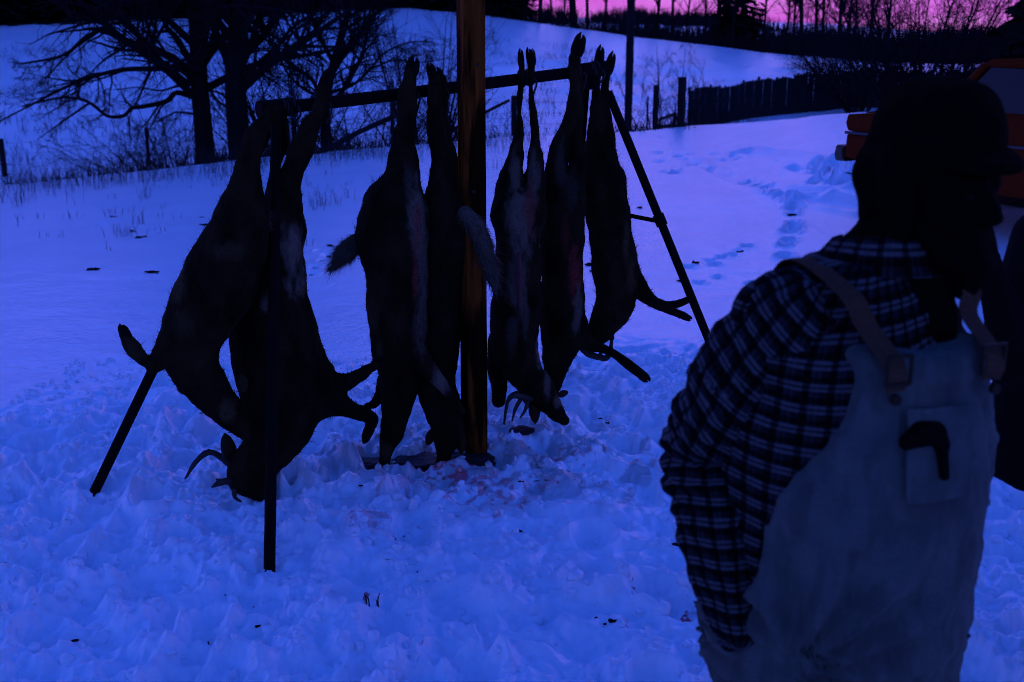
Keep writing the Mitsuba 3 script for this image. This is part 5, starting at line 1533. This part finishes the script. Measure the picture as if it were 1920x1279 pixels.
put(TR + '__bumper', join([prism([(-.13, .54), (-.16, .60), (-.13, .69), (.02, .69), (.04, .54)], -.01, WID + .01, .05)]), 'chrome', 35)
put(TR + '__grille', join([kbox((.0, WID / 2, .72), (.04, WID - .5, .22), .01)] + [kbox((-.022, WID / 2, z), (.02, WID - .54, .014), .003) for z in (.65, .69, .73, .77, .81)]), 'black_rubber')
for y in (.16, WID - .16):
    k = num(TR + '__headlight')
    put(k, tube([K(.06, y, .73), K(-.02, y, .73), K(-.035, y, .73)], [.085, .085, .05], 16), 'lamp_lens', 40)
    put(k + '__bezel', tube([K(.05, y, .73), K(-.012, y, .73)], .102, 16), 'chrome', 40)
    put(num(TR + '__turn_signal'), kbox((-.005, y, .90), (.03, .14, .05), .008), 'amber_lens')
for x in (1.10, 3.70):
    for y, d in ((.10, -1), (WID - .10, 1)):
        wk = num(TR + '__wheel')
        tt = np.linspace(0, 2 * np.pi, 33)
        tv = []
        prof = [(-.10, .20), (-.105, .33), (-.07, .365), (.07, .365), (.105, .33), (.10, .20)]
        g = np.array([[K(x, y + o, .365 + math.sin(a) * r) + ax_ * math.cos(a) * r for o, r in prof] for a in tt[:-1]])
        gi, gj = np.meshgrid(np.arange(32), np.arange(5), indexing='ij')
        qd = np.stack([gi * 6 + gj, ((gi + 1) % 32) * 6 + gj, ((gi + 1) % 32) * 6 + gj + 1, gi * 6 + gj + 1], -1).reshape(-1, 4)
        put(wk + '__tyre', (g.reshape(-1, 3), np.vstack([qd[:, [0, 1, 2]], qd[:, [0, 2, 3]]])), 'black_rubber', 30)
        put(wk + '__rim', tube([K(x, y + d * .03, .365), K(x, y + d * .085, .365), K(x, y + d * .095, .365), K(x, y + d * .12, .365)], [.205, .205, .09, .07], 20), 'chrome', 30)
put(TR + '__chassis', join([kbox((2.4, .55, .42), (4.4, .10, .14)), kbox((2.4, WID - .55, .42), (4.4, .10, .14)), tube([K(.82, .1, .365), K(.82, WID - .1, .365)], .05, 8), tube([K(3.7, .1, .365), K(3.7, WID - .1, .365)], .06, 8)]), 'rust')
put(TR + '__door_handle', kbox((2.62, -.01, .98), (.13, .03, .03), .008), 'chrome')
put(TR + '__mirror', join([kbox((1.72, -.13, 1.17), (.05, .13, .17), .015), tube([K(1.68, .02, 1.08), K(1.72, -.09, 1.14)], .01, 6)]), 'chrome')
say(TR, 'orange pickup truck with a chrome bumper parked behind the man', 'pickup truck')

# ------------------------------------------------------------------ small things on the snow
mat('dry_stem', (0.02, 0.016, 0.015), 0.95, spec=0.05)
rng = np.random.default_rng(55)
st = []


def tuft(x, y, n, h, sp):
    z = ground(x, y)
    for _ in range(n):
        bx, by = x + rng.normal(0, sp), y + rng.normal(0, sp)
        l = rng.uniform(.4, 1.1) * h
        dx, dy = rng.normal(0, .28, 2)
        pts = np.array([[bx, by, z - .03], [bx + dx * l * .3, by + dy * l * .3, z + l * .6], [bx + dx * l, by + dy * l, z + l]])
        st.append(tube_arrays(pts, [.003, .0025, .0012], 3, cap=False))


for (u, v, n, h, sp) in ((268, 372, 9, .30, .05), (262, 420, 8, .22, .06), (240, 442, 12, .14, .09), (600, 385, 7, .32, .08), (625, 385, 6, .30, .08), (655, 372, 5, .2, .08), (590, 395, 5, .28, .05), (305, 435, 6, .08, .05), (565, 445, 5, .08, .04),
                         (708, 1145, 5, .05, .02), (388, 1190, 3, .03, .012), (930, 315, 8, .2, .1), (950, 262, 10, .3, .2), (1090, 250, 5, .25, .2), (215, 405, 8, .12, .08), (130, 410, 6, .1, .06), (420, 330, 6, .2, .1)):
    x, y, _ = hit(u, v)
    tuft(x, y, n, h, sp)
for k in range(420):                                          # weeds along the fence line at the field edge
    u = rng.uniform(-60, 1010)
    th = math.atan((u - 960) / FOC / CP)
    rr = float(np.interp(th, TH, R1)) + rng.normal(-.6, 1.2)
    tuft(rr * math.sin(th), rr * math.cos(th), int(rng.integers(3, 8)), rng.uniform(.15, .5) * (1.3 if u < 700 else .8), .15)
for k in range(60):
    x, y, _ = hit(rng.uniform(20, 860), rng.uniform(310, 470))
    tuft(x, y, int(rng.integers(2, 5)), rng.uniform(.05, .16), .05)
put('dry_grass', join(st), 'dry_stem')
say('dry_grass', 'dry weed stalks poking out of the snow along the field edge and in the yard', 'dry grass', kind='stuff')
st = []
for k in range(2300):                                         # rough pasture stubble on the hillside beyond
    th = math.radians(rng.uniform(-28, 9))
    rr = rng.uniform(24, 78) if rng.random() < .4 else rng.uniform(22, 32)
    x, y = rr * math.sin(th), rr * math.cos(th)
    if rr < np.interp(th, TH, R1) + .6 or meshkit.noise(np.array([x / 4, y / 9, 0.0]), 3) < .42:
        continue
    z = float(terrain(np.array([x]), np.array([y]), False)[0])
    for _ in range(7):
        bx, by, l = x + rng.normal(0, .35), y + rng.normal(0, .3), rng.uniform(.08, .34)
        st.append(tube_arrays([[bx, by, z - .04], [bx + rng.normal(0, .1), by, z + l]], [.014, .005], 3, cap=False))
put('pasture_stubble', join(st), 'dry_stem')
say('pasture_stubble', 'faint stubble and brambles showing through the snow of the hillside', 'dry grass', kind='stuff')
mat('dead_leaf', proc(lambda p, n, uv: tmix((0.004, 0.0035, 0.003), (0.014, 0.011, 0.008), tnoise(p.x * 90, p.y * 90, p.z * 90))), 0.95, spec=0.03)
st = []
spots = [(590, 500), (605, 488), (598, 470), (615, 478), (583, 512), (622, 462), (1330, 488), (1352, 482), (1372, 478), (1400, 462), (1385, 470), (1340, 496), (1408, 532), (1300, 492), (240, 440), (262, 446), (300, 435), (215, 405), (190, 420), (640, 470),
         (1482, 405), (1490, 424), (1586, 318), (1600, 328), (1594, 340), (1570, 336), (1275, 775), (1225, 760), (1250, 1160), (740, 1000), (300, 1100), (130, 1185), (880, 1040), (980, 905), (1040, 915), (700, 925), (1120, 1170), (420, 1090), (600, 950)]
for u, v in spots + [(rng.uniform(60, 1300), rng.uniform(400, 1200) if i < 8 else rng.uniform(390, 560)) for i in range(26)]:
    c = hit(u, v)
    for _ in range(int(rng.integers(1, 4))):
        r0 = rng.uniform(.006, .020) * (1.6 if v < 540 else .45)
        q = iv * (1 + .8 * (rng.random((len(iv), 1)) - .5)) * r0 * rng.uniform(.5, 2.0, 3) * [1.3, 1, .3] + c + [rng.normal(0, .03), rng.normal(0, .03), r0 * .3]
        st.append((q, if_))
put('leaf_litter', join(st), 'dead_leaf', 60)
say('leaf_litter', 'dark bits of leaf and soil lying on the snow', 'litter', kind='stuff')
# dark lumps under the carcasses and bits of debris
mat('frozen_offal', proc(lambda p, n, uv: tmix((0.006, 0.004, 0.004), (0.03, 0.012, 0.012), tfbm(p.x * 40, p.y * 40, p.z * 40, 3))), 0.6)
for k, (u, v, w, h, lab) in enumerate(((780, 858, .13, .030, 'dark frozen heap on the snow between two hanging heads'), (978, 826, .055, .018, 'small dark lump on the snow right of the post'), (880, 862, .12, .03, 'dark mound of trodden earth at the foot of the orange post'),
                                       (690, 868, .07, .02, 'dark scrap beside the third carcass muzzle'))):
    c = hit(u, v)
    m = trimesh.creation.icosphere(4)
    v_ = np.array(m.vertices)
    v_ = v_ * (1 + .9 * (meshkit.fbm(v_ * 1.9 + k * 5, 4, 3) - .5))[:, None]
    key = num('dark_lump')
    put(key, (v_ * [w, w * .8, h] + c + [0, 0, h * .2], np.array(m.faces)), 'frozen_offal', True)
    say(key, lab, 'debris')
